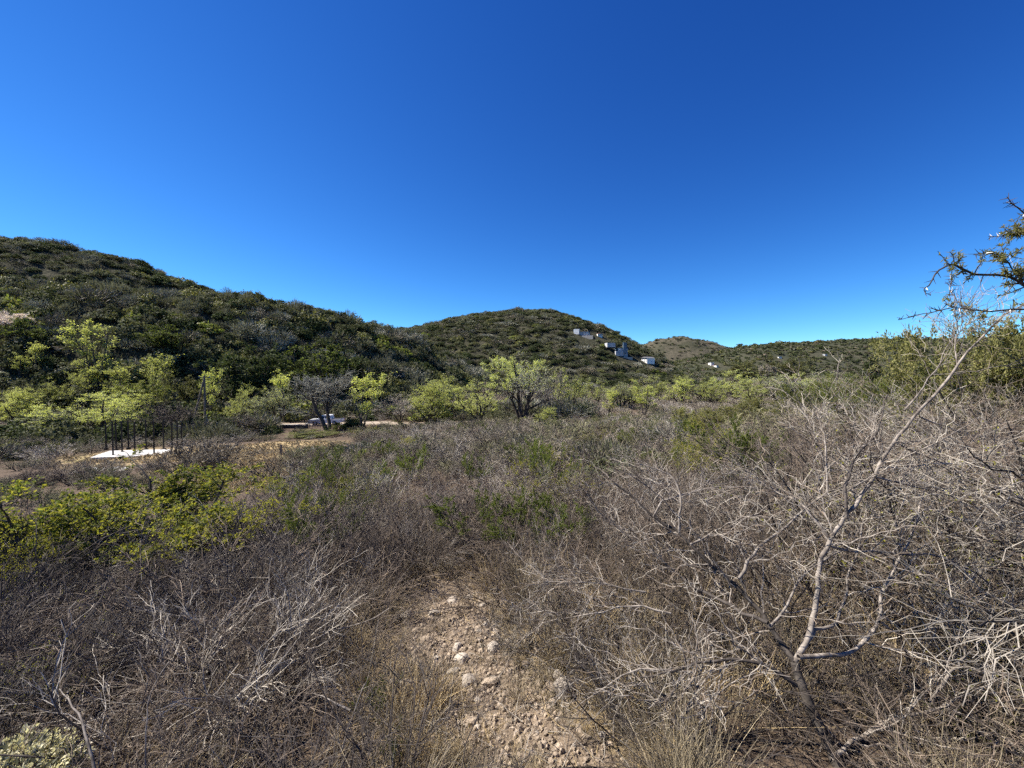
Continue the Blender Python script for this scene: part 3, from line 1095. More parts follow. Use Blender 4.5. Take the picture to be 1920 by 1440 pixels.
def wall_gate_fence():
    # low dark wall with a pale coping left of the picket gate
    D = 67.0
    zb = h1(P(550, 800, D)[0], D)

    def at(px):
        return P(px, 800, D)[0]
    x0, x1 = at(520), at(576)
    zc = P(550, 797, D)[2]
    blocks = []
    rg = random.Random(4)
    rows = 4
    hh = (zc - zb) / rows
    L = x1 - x0
    proto = {}
    root = bpy.data.objects.new("stone_wall", None)
    C.objects.link(root)
    root.location = ((x0 + x1) / 2, D, zb)
    tag(root, "low dark stone wall with pale coping beside the picket gate", "wall")
    core = Geo()
    core.box((0, 0, (zc - zb) / 2 - 0.1), (L - 0.05, 0.3, zc - zb - 0.02), "stone_dark")
    link("core", core.mesh("wall_core"), root)
    for r in range(rows):
        x = -L / 2
        while x < L / 2 - 0.15:
            w = rg.choice((0.5, 0.7, 0.9))
            w = min(w, L / 2 - x)
            key = (round(w, 2))
            if key not in proto:
                g = Geo()
                g.box((0, 0, 0), (w - 0.03, 0.42, hh - 0.03), "stone_dark", taper=0.97)
                proto[key] = g.mesh("stone_block")
            o = link("stone_block", proto[key], root)
            o.location = (x + w / 2, rg.uniform(-0.02, 0.02), hh * (r + 0.5))
            x += w
    cap = Geo()
    cap.box((-0.35, 0, zc - zb + 0.05), (L * 0.62, 0.5, 0.12), "stone_cap")
    link("coping", cap.mesh("coping"), root)
    # gate of pickets
    gx0, gx1 = at(578), at(602)
    root = bpy.data.objects.new("picket_gate", None)
    C.objects.link(root)
    root.location = (gx0, D + 0.1, zb)
    tag(root, "weathered wooden picket gate in front of the white pickup", "gate")
    W = gx1 - gx0
    pk = simple("picket", lambda g: (g.box((0, 0, 0.75), (0.11, 0.03, 1.3), "wood_weathered"),))
    n = 8
    for i in range(n):
        o = link("picket", pk, root)
        o.location = (W * (i + 0.5) / n, 0, 0)
    rl = simple("rail", lambda g: g.box((W / 2, 0.035, 0), (W, 0.035, 0.1), "wood_weathered"))
    for z in (0.4, 1.1):
        o = link("rail", rl, root)
        o.location.z = z
    # gate posts
    for px, s, nm, lb in ((576, 0.32, "gate_post", "dark stone gate post between the low wall and the pickets"), (643, 0.5, "gate_post", "reddish brick gate post with pale cap beyond the pickup")):
        x = at(px)
        hp = P(px, 794 if px < 600 else 796, D)[2] - zb
        body = simple("pier", lambda g: g.box((0, 0, hp / 2 - 0.1), (s, s, hp), "stone_dark" if px < 600 else "brick_red"))
        cap = simple("cap", lambda g: g.box((0, 0, hp), (s + 0.12, s + 0.12, 0.12), "stone_cap", taper=0.8))
        thing(nm, [("pier", body), ("cap", cap)], (x, D - 0.1, zb), lb, "post")
    # lone fence post in the dry grass
    p = hit(527, 853)
    thing("fence_post", [("shaft", simple("shaft", lambda g: g.box((0, 0, 0.36), (0.13, 0.13, 0.86), "wood_pole"))), ("wire_staple", simple("wire_staple", lambda g: g.box((0, -0.075, 0.65), (0.06, 0.03, 0.04), "chrome")))], p,
          "lone dark wooden fence post at the edge of the dry grass", "post")


def pickup():
    """white pickup truck facing -X; origin under its middle, length 5.3 m"""
    W = 0.9

    def loft(g, prof, mat, w0=W):
        n = len(prof)
        v = []
        for s in (-1, 1):
            for x, z, k in prof:
                v.append((x, s * w0 * k, z))
        q = [[i, (i + 1) % n, n + (i + 1) % n, n + i] for i in range(n)]
        g.add(v, q, mat)
        # side faces as fans of quads along the outline
        for s in (0, n):
            idx = list(range(n))
            i, j = 0, n - 1
            while j - i >= 3:
                g.q.append(np.array([[s + i + g.n - 2 * n, s + i + 1 + g.n - 2 * n, s + j - 1 + g.n - 2 * n, s + j + g.n - 2 * n]]))
                g.m.append(np.array([g.mats.index(mat)]))
                i += 1
                j -= 1
    g = Geo()
    loft(g, [(-2.62, 0.52, .93), (-2.66, 0.80, .95), (-2.55, 0.98, .95), (-1.25, 1.10, 1), (-0.2, 1.08, 1), (0.9, 1.06, 1), (2.55, 1.06, 1), (2.62, 0.95, 1), (2.60, 0.50, .96), (1.0, 0.42, .98), (-1.0, 0.42, .98), (-2.2, 0.45, .95)], "car_white")
    body = g.mesh("body")
    g = Geo()
    loft(g, [(-1.25, 1.09, .94), (-0.55, 1.66, .80), (-0.30, 1.74, .78), (0.65, 1.74, .78), (0.82, 1.66, .80), (0.98, 1.07, .93)], "car_white")
    cab = g.mesh("cab")
    win = []
    for s in (-1, 1):
        for a, b, c_, d in (((-0.98, 1.16), (-0.08, 1.16), (-0.08, 1.60), (-0.50, 1.60)), ((0.02, 1.16), (0.84, 1.16), (0.72, 1.60), (0.02, 1.60))):
            g = Geo()
            yy = lambda z: s * (W * (0.935 - (z - 1.09) / 0.65 * 0.15) + 0.012)
            g.add([(x, yy(z), z) for x, z in (a, b, c_, d)], [[0, 1, 2, 3]], "glass_dark")
            win.append(("window", g.mesh("window")))
    g = Geo()
    g.add([(-1.19, -0.76, 1.16), (-1.19, 0.76, 1.16), (-0.60, 0.66, 1.64), (-0.60, -0.66, 1.64)], [[0, 1, 2, 3]], "glass_dark")
    win.append(("windscreen", g.mesh("windscreen")))
    parts = [("body", body), ("cab", cab, win)]
    bed = Geo()
    bed.box((1.8, 0, 1.075), (1.5, 1.5, 0.02), "rubber")
    parts.append(("load_bed", bed.mesh("load_bed")))
    for x in (-1.62, 1.55):
        for s in (-1, 1):
            a = np.arange(18) * 2 * np.pi / 18
            t = Geo()
            pts = []
            for r, yy in ((0.22, -0.12), (0.36, -0.11), (0.38, -0.06), (0.38, 0.06), (0.36, 0.11), (0.22, 0.12)):
                pts.append(np.stack([x + r * np.cos(a), np.full(18, s * 0.86 + yy), 0.38 + r * np.sin(a)], 1))
            idx = np.arange(6 * 18).reshape(6, 18)
            q = np.stack([idx[:-1], np.roll(idx[:-1], -1, 1), np.roll(idx[1:], -1, 1), idx[1:]], -1).reshape(-1, 4)
            t.add(np.concatenate(pts), q, "rubber")
            rm = Geo()
            rr = [np.stack([x + r * np.cos(a), np.full(18, s * (0.86 + dy)), 0.38 + r * np.sin(a)], 1) for r, dy in ((0.23, 0.09), (0.12, 0.12), (0.01, 0.12))]
            idx = np.arange(54).reshape(3, 18)
            rm.add(np.concatenate(rr), np.stack([idx[:-1], np.roll(idx[:-1], -1, 1), np.roll(idx[1:], -1, 1), idx[1:]], -1).reshape(-1, 4), "chrome")
            parts.append(("wheel", t.mesh("wheel"), [("rim", rm.mesh("rim"))]))
    for s in (-1, 1):
        parts.append(("headlight", simple("headlight", lambda g: g.box((-2.60, s * 0.68, 0.84), (0.12, 0.34, 0.18), "lamp_clear"))))
        parts.append(("tail_light", simple("tail_light", lambda g: g.box((2.60, s * 0.82, 0.86), (0.06, 0.14, 0.3), "lamp_red"))))
        parts.append(("mirror", simple("mirror", lambda g: g.box((-0.85, s * 1.0, 1.22), (0.1, 0.22, 0.16), "car_white"))))
        parts.append(("door_handle", simple("door_handle", lambda g: g.box((-0.2, s * 0.905, 0.98), (0.16, 0.03, 0.04), "chrome"))))
    parts.append(("bumper", simple("bumper", lambda g: g.box((-2.66, 0, 0.58), (0.14, 1.7, 0.2), "chrome"))))
    parts.append(("bumper", simple("bumper", lambda g: g.box((2.66, 0, 0.56), (0.12, 1.7, 0.16), "chrome"))))
    x, y = P(613, 800, 71.0)[:2]
    thing("pickup_truck", parts, (x, y, h1(x, y) + 0.05), "white pickup truck parked on the dirt road behind the bare grey tree", "truck", rz=0.06, scale=1.03)


def house(name, px, py_base, D, wpx, hpx, depth, wall, roof, label, rz=0.0, floors=2, cols=3, extra=None, gable=False, dz=0.0):
    """a house with windows built in; its front faces the camera"""
    p = hit(px, py_base, D)
    D = p[1]
    k = 0.68 if name == "hill_house" else 0.62
    w = wpx / F * D * k
    h = hpx / F * D * k
    loc = (p[0], p[1], p[2])
    g = Geo()
    g.box((0, depth / 2, h / 2 - 2.5), (w, depth, h + 5), wall)
    parts = [("wall", g.mesh("wall"))]
    r = Geo()
    if gable:
        k = w * 0.56
        r.add([(-k, -0.5, h), (k, -0.5, h), (k, depth + .5, h), (-k, depth + .5, h), (0, -0.5, h + w * 0.22), (0, depth + .5, h + w * 0.22)],
              [[0, 4, 5, 3], [4, 1, 2, 5], [0, 1, 4, 4], [3, 5, 5, 2], [0, 3, 2, 1]], roof)
    else:
        r.box((0, depth / 2, h + 0.15), (w + 0.7, depth + 0.7, 0.3), roof)
    parts.append(("roof", r.mesh("roof")))
    ww, wh = w / cols * 0.5, h / floors * 0.45
    fr = simple("window", lambda g: g.box((0, 0, 0), (ww, 0.16, wh), "wall_white" if wall != "wall_white" else "wall_slate"))
    pn = simple("pane", lambda g: g.box((0, -0.07, 0), (ww * 0.84, 0.1, wh * 0.86), "glass_dark" if wall == "wall_white" else "wall_lilac"))
    o = thing(name, parts, loc, label, "house", "houses on the hill flank", rz=rz)
    for i in range(floors):
        for j in range(cols):
            c = link("window", fr, o)
            c.location = (-w / 2 + w * (j + 0.5) / cols, -0.02, h * (i + 0.55) / floors)
            link("pane", pn, c)
    if extra:
        for nm, cx, cy, cz, sx, sy, sz, mat in extra:
            link(nm, simple(nm, lambda g: g.box((cx, cy, cz), (sx, sy, sz), mat)), o)
    return o


def houses():
    house("hill_house", 1168, 668, 200, 27, 22, 9, "wall_blue", "wall_slate", "tall blue-grey three-storey house with white balcony box", 0.12, 3, 3,
          [("balcony_box", -7.6, 3, 7.2, 5.4, 5, 2.8, "wall_lilac"), ("stair_tower", 1.0, -0.4, 5.3, 2.2, 1.0, 7.0, "wall_slate"), ("garden_wall", -1, -2, -1.8, 13, 0.4, 2.4, "stone_cap"), ("veranda", -3.2, -1.2, 1.6, 5, 2.4, 3.2, "wall_lilac")])
    house("hill_house", 1208, 679, 200, 18, 11, 8, "wall_white", "roof_grey", "bright white gabled house below the blue-grey one", -0.95, 2, 3, [("terrace", -5.5, 1, 0.2, 5, 5, 0.4, "wall_lilac")], gable=True)
    house("hill_house", 1093, 630, 200, 28, 11, 8, "wall_lilac", "roof_grey", "long pale grey house high on the rounded hill's flank", -0.35, 1, 4,
          [("annex", -4.2, -0.8, 2.8, 3.6, 2.0, 3.6, "wall_white"), ("base_wall", 1, -1.2, -1.2, 12, 0.5, 2.6, "stone_cap")])
    house("hill_house", 1125, 632, 200, 13, 9, 7, "wall_white", "roof_tile", "small white house with red tiled roof near the hill's skyline", 0.1, 1, 2, gable=True)
    house("valley_house", 1336, 685, 260, 9, 8, 8, "wall_white", "roof_grey", "tiny white house at the foot of the brown peak", 0.0, 1, 2)
    house("valley_house", 1345, 689, 260, 7, 6, 8, "wall_white", "roof_tile", "tiny white house just right of its neighbour below the brown peak", 0.2, 1, 2)
    house("valley_house", 1463, 672, 260, 9, 5, 8, "wall_white", "roof_grey", "tiny white house above the brown eucalyptus", 0.0, 1, 2)
    house("valley_house", 1549, 667, 260, 7, 5, 8, "wall_lilac", "roof_grey", "tiny pale house low on the long distant ridge", 0.0, 1, 2)
    house("white_shed", 1513, 724, 100, 16, 6, 4, "wall_white", "wall_white", "low white flat-roofed shed between the valley willows", 0.1, 1, 2)


slab_and_posts()
pole()
wall_gate_fence()
pickup()
houses()

# ================================================================== TREES AND SHRUBS OF THE VALLEY
T = {}
T['lime'] = [tree(11, 10, 10, "leaf_lime", "leaf_lime_pale", 11000, 0.21, 0.42, "twig_olive", ntr=4, t0=0.12), tree(12, 10, 11, "leaf_lime", "leaf_lime_pale", 11000, 0.21, 0.42, "twig_silver", ntr=5, t0=0.12),
             tree(13, 10, 9, "leaf_lime_pale", "leaf_lime", 9000, 0.21, 0.42, "twig_olive", ntr=3, t0=0.1)]
T['half'] = [tree(14, 11, 13, "leaf_lime_pale", "leaf_lime", 8000, 0.23, 0.42, "twig_silver", ntr=5, r0=0.3, n3=1500, leaf_top=0.3, half=0.4)]
T['pale'] = [tree(15, 10, 10, "leaf_lime_pale", "leaf_grey", 4200, 0.28, 0.5, "twig_silver", ntr=5, n3=1200)]
T['bare'] = [tree(16, 10, 10, None, tw="twig_silver", n2=500, n3=2200, twig_r=0.014, ntr=2, r0=0.28), tree(17, 10, 9, None, tw="twig_grey", n2=420, n3=2000, twig_r=0.012, ntr=4)]
T['bush'] = [tree(18, 5, 8, None, tw="twig_mauve", bark="bark_dark", n1=60, n2=500, n3=2400, twig_r=0.011, ntr=9, r0=0.08, spread=0.75), tree(19, 5, 8, None, tw="twig_brown", n1=60, n2=500, n3=2400, twig_r=0.011, ntr=9, r0=0.08, spread=0.7), tree(30, 5, 8, None, tw="twig_mauve", bark="bark_dark", n1=70, n2=600, n3=3000, twig_r=0.032, ntr=10, r0=0.12, spread=0.75)]
T['plume'] = [plume(21, 10, 5), plume(22, 10, 4), plume(23, 10, 6, nleaf=2000)]
T['dark'] = [tree(24, 10, 9, "leaf_dark", "leaf_dark", 9000, 0.36, 0.6, "twig_dark", ntr=3, n3=1200), tree(25, 10, 10, "leaf_dark", "leaf_green", 9000, 0.34, 0.6, "twig_dark", ntr=3, n3=1200)]
T['olive'] = [tree(26, 10, 10, "leaf_olive", "leaf_drab", 9000, 0.32, 0.55, "twig_dark", ntr=4, n3=1200), tree(27, 10, 9, "leaf_olive", "leaf_green", 9000, 0.30, 0.5, "twig_olive", ntr=4, n3=1200)]
T['blossom'] = [tree(28, 10, 10, "blossom", "blossom", 6000, 0.3, 0.6, "twig_grey", ntr=4)]
T['poplar'] = [tree(29, 12, 4, None, tw="twig_grey", n2=260, n3=900, ntr=2, up=0.2, spread=0.08)]


def conifer(seed, h=10):
    global RNG
    RNG = np.random.default_rng(seed)
    s, c = Geo(), Geo()
    a = np.array([[(0, 0, -0.3), (0, 0, h * 0.5), (0, 0, h)]])
    s.tubes(a, np.array([[0.22, 0.12, 0.02]]), 6, "bark_dark")
    n = 110
    t = RNG.uniform(0.12, 0.98, n)
    az = RNG.uniform(0, 6.283, n)
    L = (1 - t) * h * 0.30 + 0.3
    p0 = np.stack([0 * t, 0 * t, t * h], 1)
    d = np.stack([np.cos(az), np.sin(az), np.full(n, -0.12)], 1)
    b = walk(p0, unit(d), L, 6, 0.05, 0.04)
    s.tubes(b, np.linspace(0.05, 0.015, 6)[None] * np.ones((n, 1)), 4, "bark_dark")
    p, tt = tips(b, 5200, 0.15)
    c.leaves(p, tt * 0.6 + RNG.normal(size=p.shape) * 0.5, 0.38, 0.13, "leaf_dark")
    return [("trunk", s.mesh("trunk")), ("crown", c.mesh("crown"))]


T['conifer'] = [conifer(31)]
BASE_H = {'lime': 9.6, 'half': 10.5, 'pale': 9.6, 'bare': 9.6, 'bush': 5.0, 'plume': 10.2, 'dark': 9.8, 'olive': 9.8, 'blossom': 9.8, 'poplar': 12, 'conifer': 10}
PROTO_DIM = {}


def dims(parts):
    k = parts[1][1].name
    if k not in PROTO_DIM:
        v = np.empty(len(parts[1][1].vertices) * 3, np.float32)
        parts[1][1].vertices.foreach_get('co', v)
        v = v.reshape(-1, 3)
        lo, hi = np.percentile(v, 1.5, axis=0), np.percentile(v, 98.5, axis=0)
        PROTO_DIM[k] = (np.percentile(v[:, 2], 99.8), ((hi[0] - lo[0]) + (hi[1] - lo[1])) / 2, (lo[0] + hi[0]) / 2, (lo[1] + hi[1]) / 2)
    return PROTO_DIM[k]


def grow_at(kind, v, name, px, D, top, wpx, label, cat="tree", group="trees of the valley", rz=None, sink=0.0):
    parts = T[kind][v % len(T[kind])]
    x, y = P(px, top, D)[:2]
    z = h1(x, y) - sink
    hgt = max(P(px, top, D)[2] - z, 0.5)
    while hgt < wpx / F * D * {'plume': 1.7, 'lime': 0.85, 'pale': 0.85}.get(kind, 0.75) and D > 60:   # the slope would bury it: stand it nearer
        D -= 1.0
        x, y = P(px, top, D)[:2]
        z = h1(x, y) - sink
        hgt = P(px, top, D)[2] - z
    ph, pw, cx, cy = dims(parts)
    sz, sx = hgt / ph, wpx / F * D / pw
    rz = random.uniform(0, 6.28) if rz is None else rz
    ox, oy = cx * sx, cy * sx
    return thing(name, parts, (x - (ox * math.cos(rz) - oy * math.sin(rz)), y - (ox * math.sin(rz) + oy * math.cos(rz)), z), label, cat, group, rz, (sx, sx, sz))


TREES = [
    # kind, variant, name, px, D, top, width, label
    ('lime', 0, "willow_tree", 22, 76, 727, 80, "yellow-lime bush at the picture's left edge level with the slab posts"),
    ('lime', 2, "willow_tree", 112, 82, 696, 62, "lime-leaved tree left of and above the broad lime willow"),
    ('plume', 0, "young_tree", 162, 98, 598, 62, "tall slender lime tree standing highest on the spur"),
    ('plume', 1, "young_tree", 172, 90, 662, 46, "slender lime tree just below the highest lime tree"),
    ('plume', 2, "young_tree", 68, 95, 640, 30, "thin lime sapling below the white blossom tree"),
    ('plume', 1, "young_tree", 40, 92, 660, 26, "small lime sapling at the foot of the white blossom tree"),
    ('lime', 1, "willow_tree", 158, 65, 733, 130, "broad lime willow left of the steel posts"),
    ('pale', 0, "willow_tree", 112, 63, 768, 84, "silvery grey-green bush in front of the broad lime willow"),
    ('lime', 0, "willow_tree", 236, 70, 733, 70, "lime willow directly behind the steel posts"),
    ('plume', 0, "young_tree", 300, 88, 662, 56, "slender twin-topped lime tree above the steel posts"),
    ('plume', 2, "young_tree", 225, 88, 680, 50, "thin sparse lime tree between the two slender ones"),
    ('plume', 1, "young_tree", 196, 72, 726, 30, "small lime shoot rising from the broad willow's right side"),
    ('olive', 1, "evergreen_tree", 268, 76, 708, 76, "round dark olive tree above the steel posts"),
    ('dark', 0, "evergreen_tree", 462, 88, 648, 112, "large dark evergreen right of the utility pole"),
    ('dark', 1, "evergreen_tree", 600, 104, 646, 130, "broad dark green tree above the bare grey tree"),
    ('dark', 0, "evergreen_tree", 655, 112, 655, 70, "dark tree right of the broad dark green one"),
    ('dark', 1, "evergreen_tree", 300, 104, 610, 66, "dark evergreen amid the spur's grey shrubs"),
    ('dark', 1, "evergreen_tree", 44, 100, 602, 64, "dark evergreen right below the white blossom"),
    ('olive', 0, "evergreen_tree", 345, 82, 698, 60, "olive-green tree left of the utility pole"),
    ('plume', 0, "young_tree", 398, 78, 688, 40, "slender lime tree touching the utility pole"),
    ('lime', 2, "willow_tree", 452, 74, 720, 62, "lime tree in front of the large dark evergreen"),
    ('plume', 2, "young_tree", 528, 76, 694, 44, "tall lime shoots left of the bare grey tree"),
    ('pale', 0, "willow_tree", 512, 70, 726, 78, "pale lime willow left of the white pickup"),
    ('bush', 1, "bare_bush", 330, 62, 742, 120, "brown bare bush behind the right steel posts"),
    ('bush', 0, "bare_bush", 440, 66, 775, 90, "low bare bush below the slim lime trees"),
    ('bare', 0, "bare_tree", 608, 64, 689, 112, "bare grey tree with dark trunk in front of the white pickup"),
    ('plume', 0, "young_tree", 692, 78, 697, 62, "pointed lime tree right of the bare grey tree"),
    ('bare', 1, "bare_tree", 738, 78, 738, 76, "thin grey-green tree between pointed and round lime trees"),
    ('lime', 0, "willow_tree", 796, 72, 712, 100, "round lime willow, first of the row on the valley floor"),
    ('lime', 1, "willow_tree", 852, 82, 704, 80, "pale lime willow at the back of the row"),
    ('lime', 2, "willow_tree", 893, 71, 711, 92, "lime willow between the round one and the tallest tree"),
    ('half', 0, "willow_tree", 985, 75, 660, 150, "tallest valley tree, half bare grey and half lime"),
    ('bare', 1, "bare_tree", 1028, 78, 688, 66, "grey bare tree against the tallest tree's right side"),
    ('plume', 1, "young_tree", 1052, 96, 690, 34, "slender lime tree right behind the tallest tree"),
    ('lime', 0, "willow_tree", 1020, 66, 762, 52, "small lime bush at the foot of the tallest tree"),
    ('lime', 1, "willow_tree", 1090, 128, 716, 32, "small lime bush, first right of the tallest tree"),
    ('lime', 2, "willow_tree", 1120, 122, 710, 36, "round lime bush, second right of the tallest tree"),
    ('plume', 2, "young_tree", 1146, 104, 726, 34, "upright lime bush standing nearer than its row"),
    ('lime', 0, "willow_tree", 1184, 135, 718, 54, "pale lime bush below the blue-grey house"),
    ('lime', 1, "willow_tree", 1234, 140, 702, 54, "broad lime bush below the white gabled house"),
    ('lime', 2, "willow_tree", 1305, 150, 700, 62, "lime tree at the left end of the right-hand grove"),
    ('lime', 0, "willow_tree", 1340, 128, 716, 52, "nearest bright lime bush of the right-hand grove"),
    ('lime', 1, "willow_tree", 1366, 150, 692, 66, "tallest bright lime tree of the right-hand grove"),
    ('lime', 2, "willow_tree", 1416, 150, 702, 72, "wide bright lime tree in the middle of the right-hand grove"),
    ('pale', 0, "willow_tree", 1466, 155, 700, 74, "pale lime tree below the brown eucalyptus"),
    ('pale', 0, "willow_tree", 1545, 148, 697, 72, "pale lime tree above the olive bush on the right slope"),
    ('lime', 1, "willow_tree", 1506, 165, 698, 52, "dull lime tree behind the white shed"),
    ('lime', 2, "willow_tree", 1075, 100, 704, 50, "lime tree between the tallest tree and the first small lime bush"),
    ('pale', 0, "willow_tree", 1162, 112, 716, 60, "pale grey-lime tree in the belt below the rounded hill"),
    ('plume', 1, "young_tree", 1210, 112, 712, 40, "upright lime tree below the white gabled house"),
    ('lime', 0, "willow_tree", 1270, 118, 706, 56, "lime tree between the white gabled house and the grove"),
    ('olive', 0, "eucalyptus_tree", 1392, 235, 674, 66, "olive eucalyptus left of the bare poplars"),
    ('olive', 0, "eucalyptus_tree", 1476, 225, 665, 64, "big brown-olive eucalyptus right of the bare poplars"),
    ('poplar', 0, "poplar_tree", 1428, 230, 683, 12, "bare grey poplar beside the olive eucalyptus"),
    ('poplar', 0, "poplar_tree", 1440, 230, 681, 12, "bare grey poplar in the middle of the three"),
    ('poplar', 0, "poplar_tree", 1452, 230, 683, 12, "bare grey poplar beside the brown-olive eucalyptus"),
    ('conifer', 0, "conifer_tree", 1638, 240, 668, 38, "dark conifer standing alone before the long ridge"),
    ('blossom', 0, "blossom_tree", 26, 108, 584, 62, "white blossoming tree on the spur"),
    ('conifer', 0, "conifer_tree", 1194, 345, 646, 8, "tiny dark conifer on the skyline beside the blue-grey house"),
    ('bush', 2, "bare_bush", 394, 21, 810, 128, "big round bare bush standing alone in the dry grass"),
    ('olive', 1, "evergreen_bush", 588, 56, 809, 84, "bright green rounded bush in front of the picket gate"),
]
for i, (k, v, nm, px, D, top, w, lb) in enumerate(TREES):
    cat = "tree" if nm.endswith("tree") else "bush"
    grow_at(k, v, nm, px, D, top, w, lb, cat, {"tree": "trees of the valley", "bush": "bushes of the valley"}[cat])

# ================================================================== HILLSIDE SHRUBS
HS = [dome(41, "leaf_drab", "leaf_dark"), dome(42, "leaf_drab", "leaf_grey"), dome(43, "leaf_grey", "leaf_grey", 700, 0.30, 0.16, twig=True), dome(44, "twig_silver", "leaf_grey", 800, 0.34, 0.10, twig=True),
      dome(45, "leaf_olive", "leaf_drab"), dome(46, "leaf_dark", "leaf_dark"), dome(47, "leaf_drab", "leaf_drab", hz=0.9), dome(48, "leaf_green", "leaf_olive", 520, 0.2), dome(49, "twig_mauve", "leaf_drab", 700, 0.32, 0.12, twig=True)]
HSM = [merged(p) for p in HS]
HSF = [merged(dome(60 + i, a, b, 90, 0.5, 0.6, 16)) for i, (a, b) in enumerate((("leaf_drab", "leaf_dark"), ("leaf_drab", "leaf_drab"), ("leaf_grey", "leaf_drab"), ("leaf_dark", "leaf_drab"), ("twig_brown", "leaf_drab"), ("leaf_olive", "leaf_drab")))]
KINDW = ["drab olive rounded shrub", "mottled grey-olive shrub", "soft grey shrub", "silvery grey twiggy shrub", "yellowish olive shrub", "blackish green shrub", "tall drab green shrub", "fresh green shrub", "brownish grey shrub"]
RNG = np.random.default_rng(5)


def in_frame(x, y, z, m=60):
    vy = y * CP - (z - EYE) * SP
    px, py = pix(x, y, z)
    return (vy > 0.2) & (px > -m) & (px < 1920 + m) & (py > -m) & (py < 1440 + m * 2)


def cover(hill, step, keep=1.0, margin=250):
    """jittered points over the camera-facing part of a hill that stands above everything else"""
    w = hill.w.max()
    x0, x1 = hill.q[:, 0].min() - w, hill.q[:, 0].max() + w
    y0, y1 = hill.q[:, 1].min() - w, hill.q[:, 1].max() + w
    X, Y = np.meshgrid(np.arange(x0, x1, step), np.arange(y0, y1, step), indexing='ij')
    X = X + RNG.uniform(-0.48, 0.48, X.shape) * step
    Y = Y + RNG.uniform(-0.48, 0.48, X.shape) * step
    X, Y = X.ravel(), Y.ravel()
    Z = hill.h(X, Y)
    ok = (Z > H(X, Y) - 0.05) & (Y > 20) & (RNG.random(len(X)) < keep)
    px, py = pix(X, Y, Z)
    ok &= (px > -margin) & (px < 1920 + margin)
    X, Y, Z = X[ok], Y[ok], Z[ok]
    # drop points hidden well behind the ridge
    vis = np.ones(len(X), bool)
    for f in (0.97, 0.93, 0.88, 0.8, 0.7, 0.6, 0.5, 0.4):
        g = H(X * f, Y * f)
        ln = EYE + (Z + 3.5 - EYE) * f
        vis &= g < ln + 1.0
    return X[vis], Y[vis], Z[vis]


HOUSE_SPOTS = [(o.location.x, o.location.y, 13 if o.name.startswith("hill") else 16) for o in C.objects if o.name.startswith(("hill_house", "valley_house", "white_shed"))]


def free_of_houses(X, Y):
    ok = np.ones(len(X), bool)
    for hx, hy, r in HOUSE_SPOTS:
        d = np.hypot(X - hx, Y - hy)
        # keep the view down the slope in front of each house open too
        k = (X * hx + Y * hy) / (hx * hx + hy * hy)
        off = np.abs(X - hx * k) < r * 0.7
        ok &= ~((d < r * 0.75) | (off & (k < 1) & (k > 1 - 8 / math.hypot(hx, hy))))
    return ok


def shrub_rows(X, Y, Z, smin, smax, probs, tall=(0.75, 1.15)):
    n = len(X)
    s = RNG.uniform(smin, smax, n) * np.where(RNG.random(n) < 0.15, 1.35, 1)
    patch = np.clip(0.5 + 0.5 * wob(X, Y, 40, 8), 0, 1)
    pr = np.array(probs) / sum(probs)
    if len(probs) == 9:
        warm = np.array([1.6, 1.2, 0.3, 0.2, 2.4, 0.8, 1.6, 2.2, 0.6])
        cool = np.array([0.6, 1.2, 2.2, 2.4, 0.3, 1.4, 0.5, 0.2, 1.8])
    else:
        warm = cool = np.ones(len(probs))
    pa, pb = pr * warm / (pr * warm).sum(), pr * cool / (pr * cool).sum()
    pick = np.where(RNG.random(n) < np.clip((patch - 0.5) * 2.2 + 0.5, 0.08, 0.92), RNG.choice(len(probs), n, p=pa), RNG.choice(len(probs), n, p=pb))
    big = RNG.random(n) < 0.06
    s = np.where(big, s * 1.3, s)
    sz = np.where(big, 1.12, 1.0) * s * RNG.uniform(tall[0], tall[1], n)
    return np.stack([X, Y, Z - 0.15 * s, RNG.uniform(-0.12, 0.12, n), RNG.uniform(-0.12, 0.12, n), RNG.uniform(0, 6.28, n), s, s * RNG.uniform(0.85, 1.15, n), sz, pick], 1)


left_hill, left_spur, central_hill, distant_hill, distant_ridge = HILLS[:5]
X, Y, Z = cover(left_spur, 3.5)
spur = shrub_rows(X, Y, Z, 1.7, 3.9, [3, 2.5, 2.2, 2.0, 1.6, 2.0, 1.6, 0.8, 1.6], (0.8, 1.3))
dist = np.hypot(spur[:, 0], spur[:, 1])
size = spur[:, 6] / dist
inf = in_frame(spur[:, 0], spur[:, 1], spur[:, 2] + 1, 10)
order = np.argsort(-np.where(inf, size, 0))
single = np.zeros(len(spur), bool)
single[order[:280]] = True


def where_on_spur(x, y, z):
    px, py = pix(x, y, z)
    col = ("at the left edge of the spur" if px < 130 else "on the spur above the steel posts" if px < 330 else "on the spur near the utility pole" if px < 480 else
           "on the spur above the bare grey tree" if px < 650 else "on the spur's lower right end")
    row = "low" if py > 690 else ("halfway up" if py > 610 else "high")
    return row + " " + col


for r in spur[single]:
    k = int(r[9])
    sz = "large " if r[6] > 3.4 else ("small " if r[6] < 2.3 else "")
    thing("hillside_shrub", HS[k], r[:3], "%s%s %s" % (sz, KINDW[k], where_on_spur(*r[:3])), "shrub", "shrubs covering the spur", r[5], tuple(r[6:9]), (r[3], r[4]))
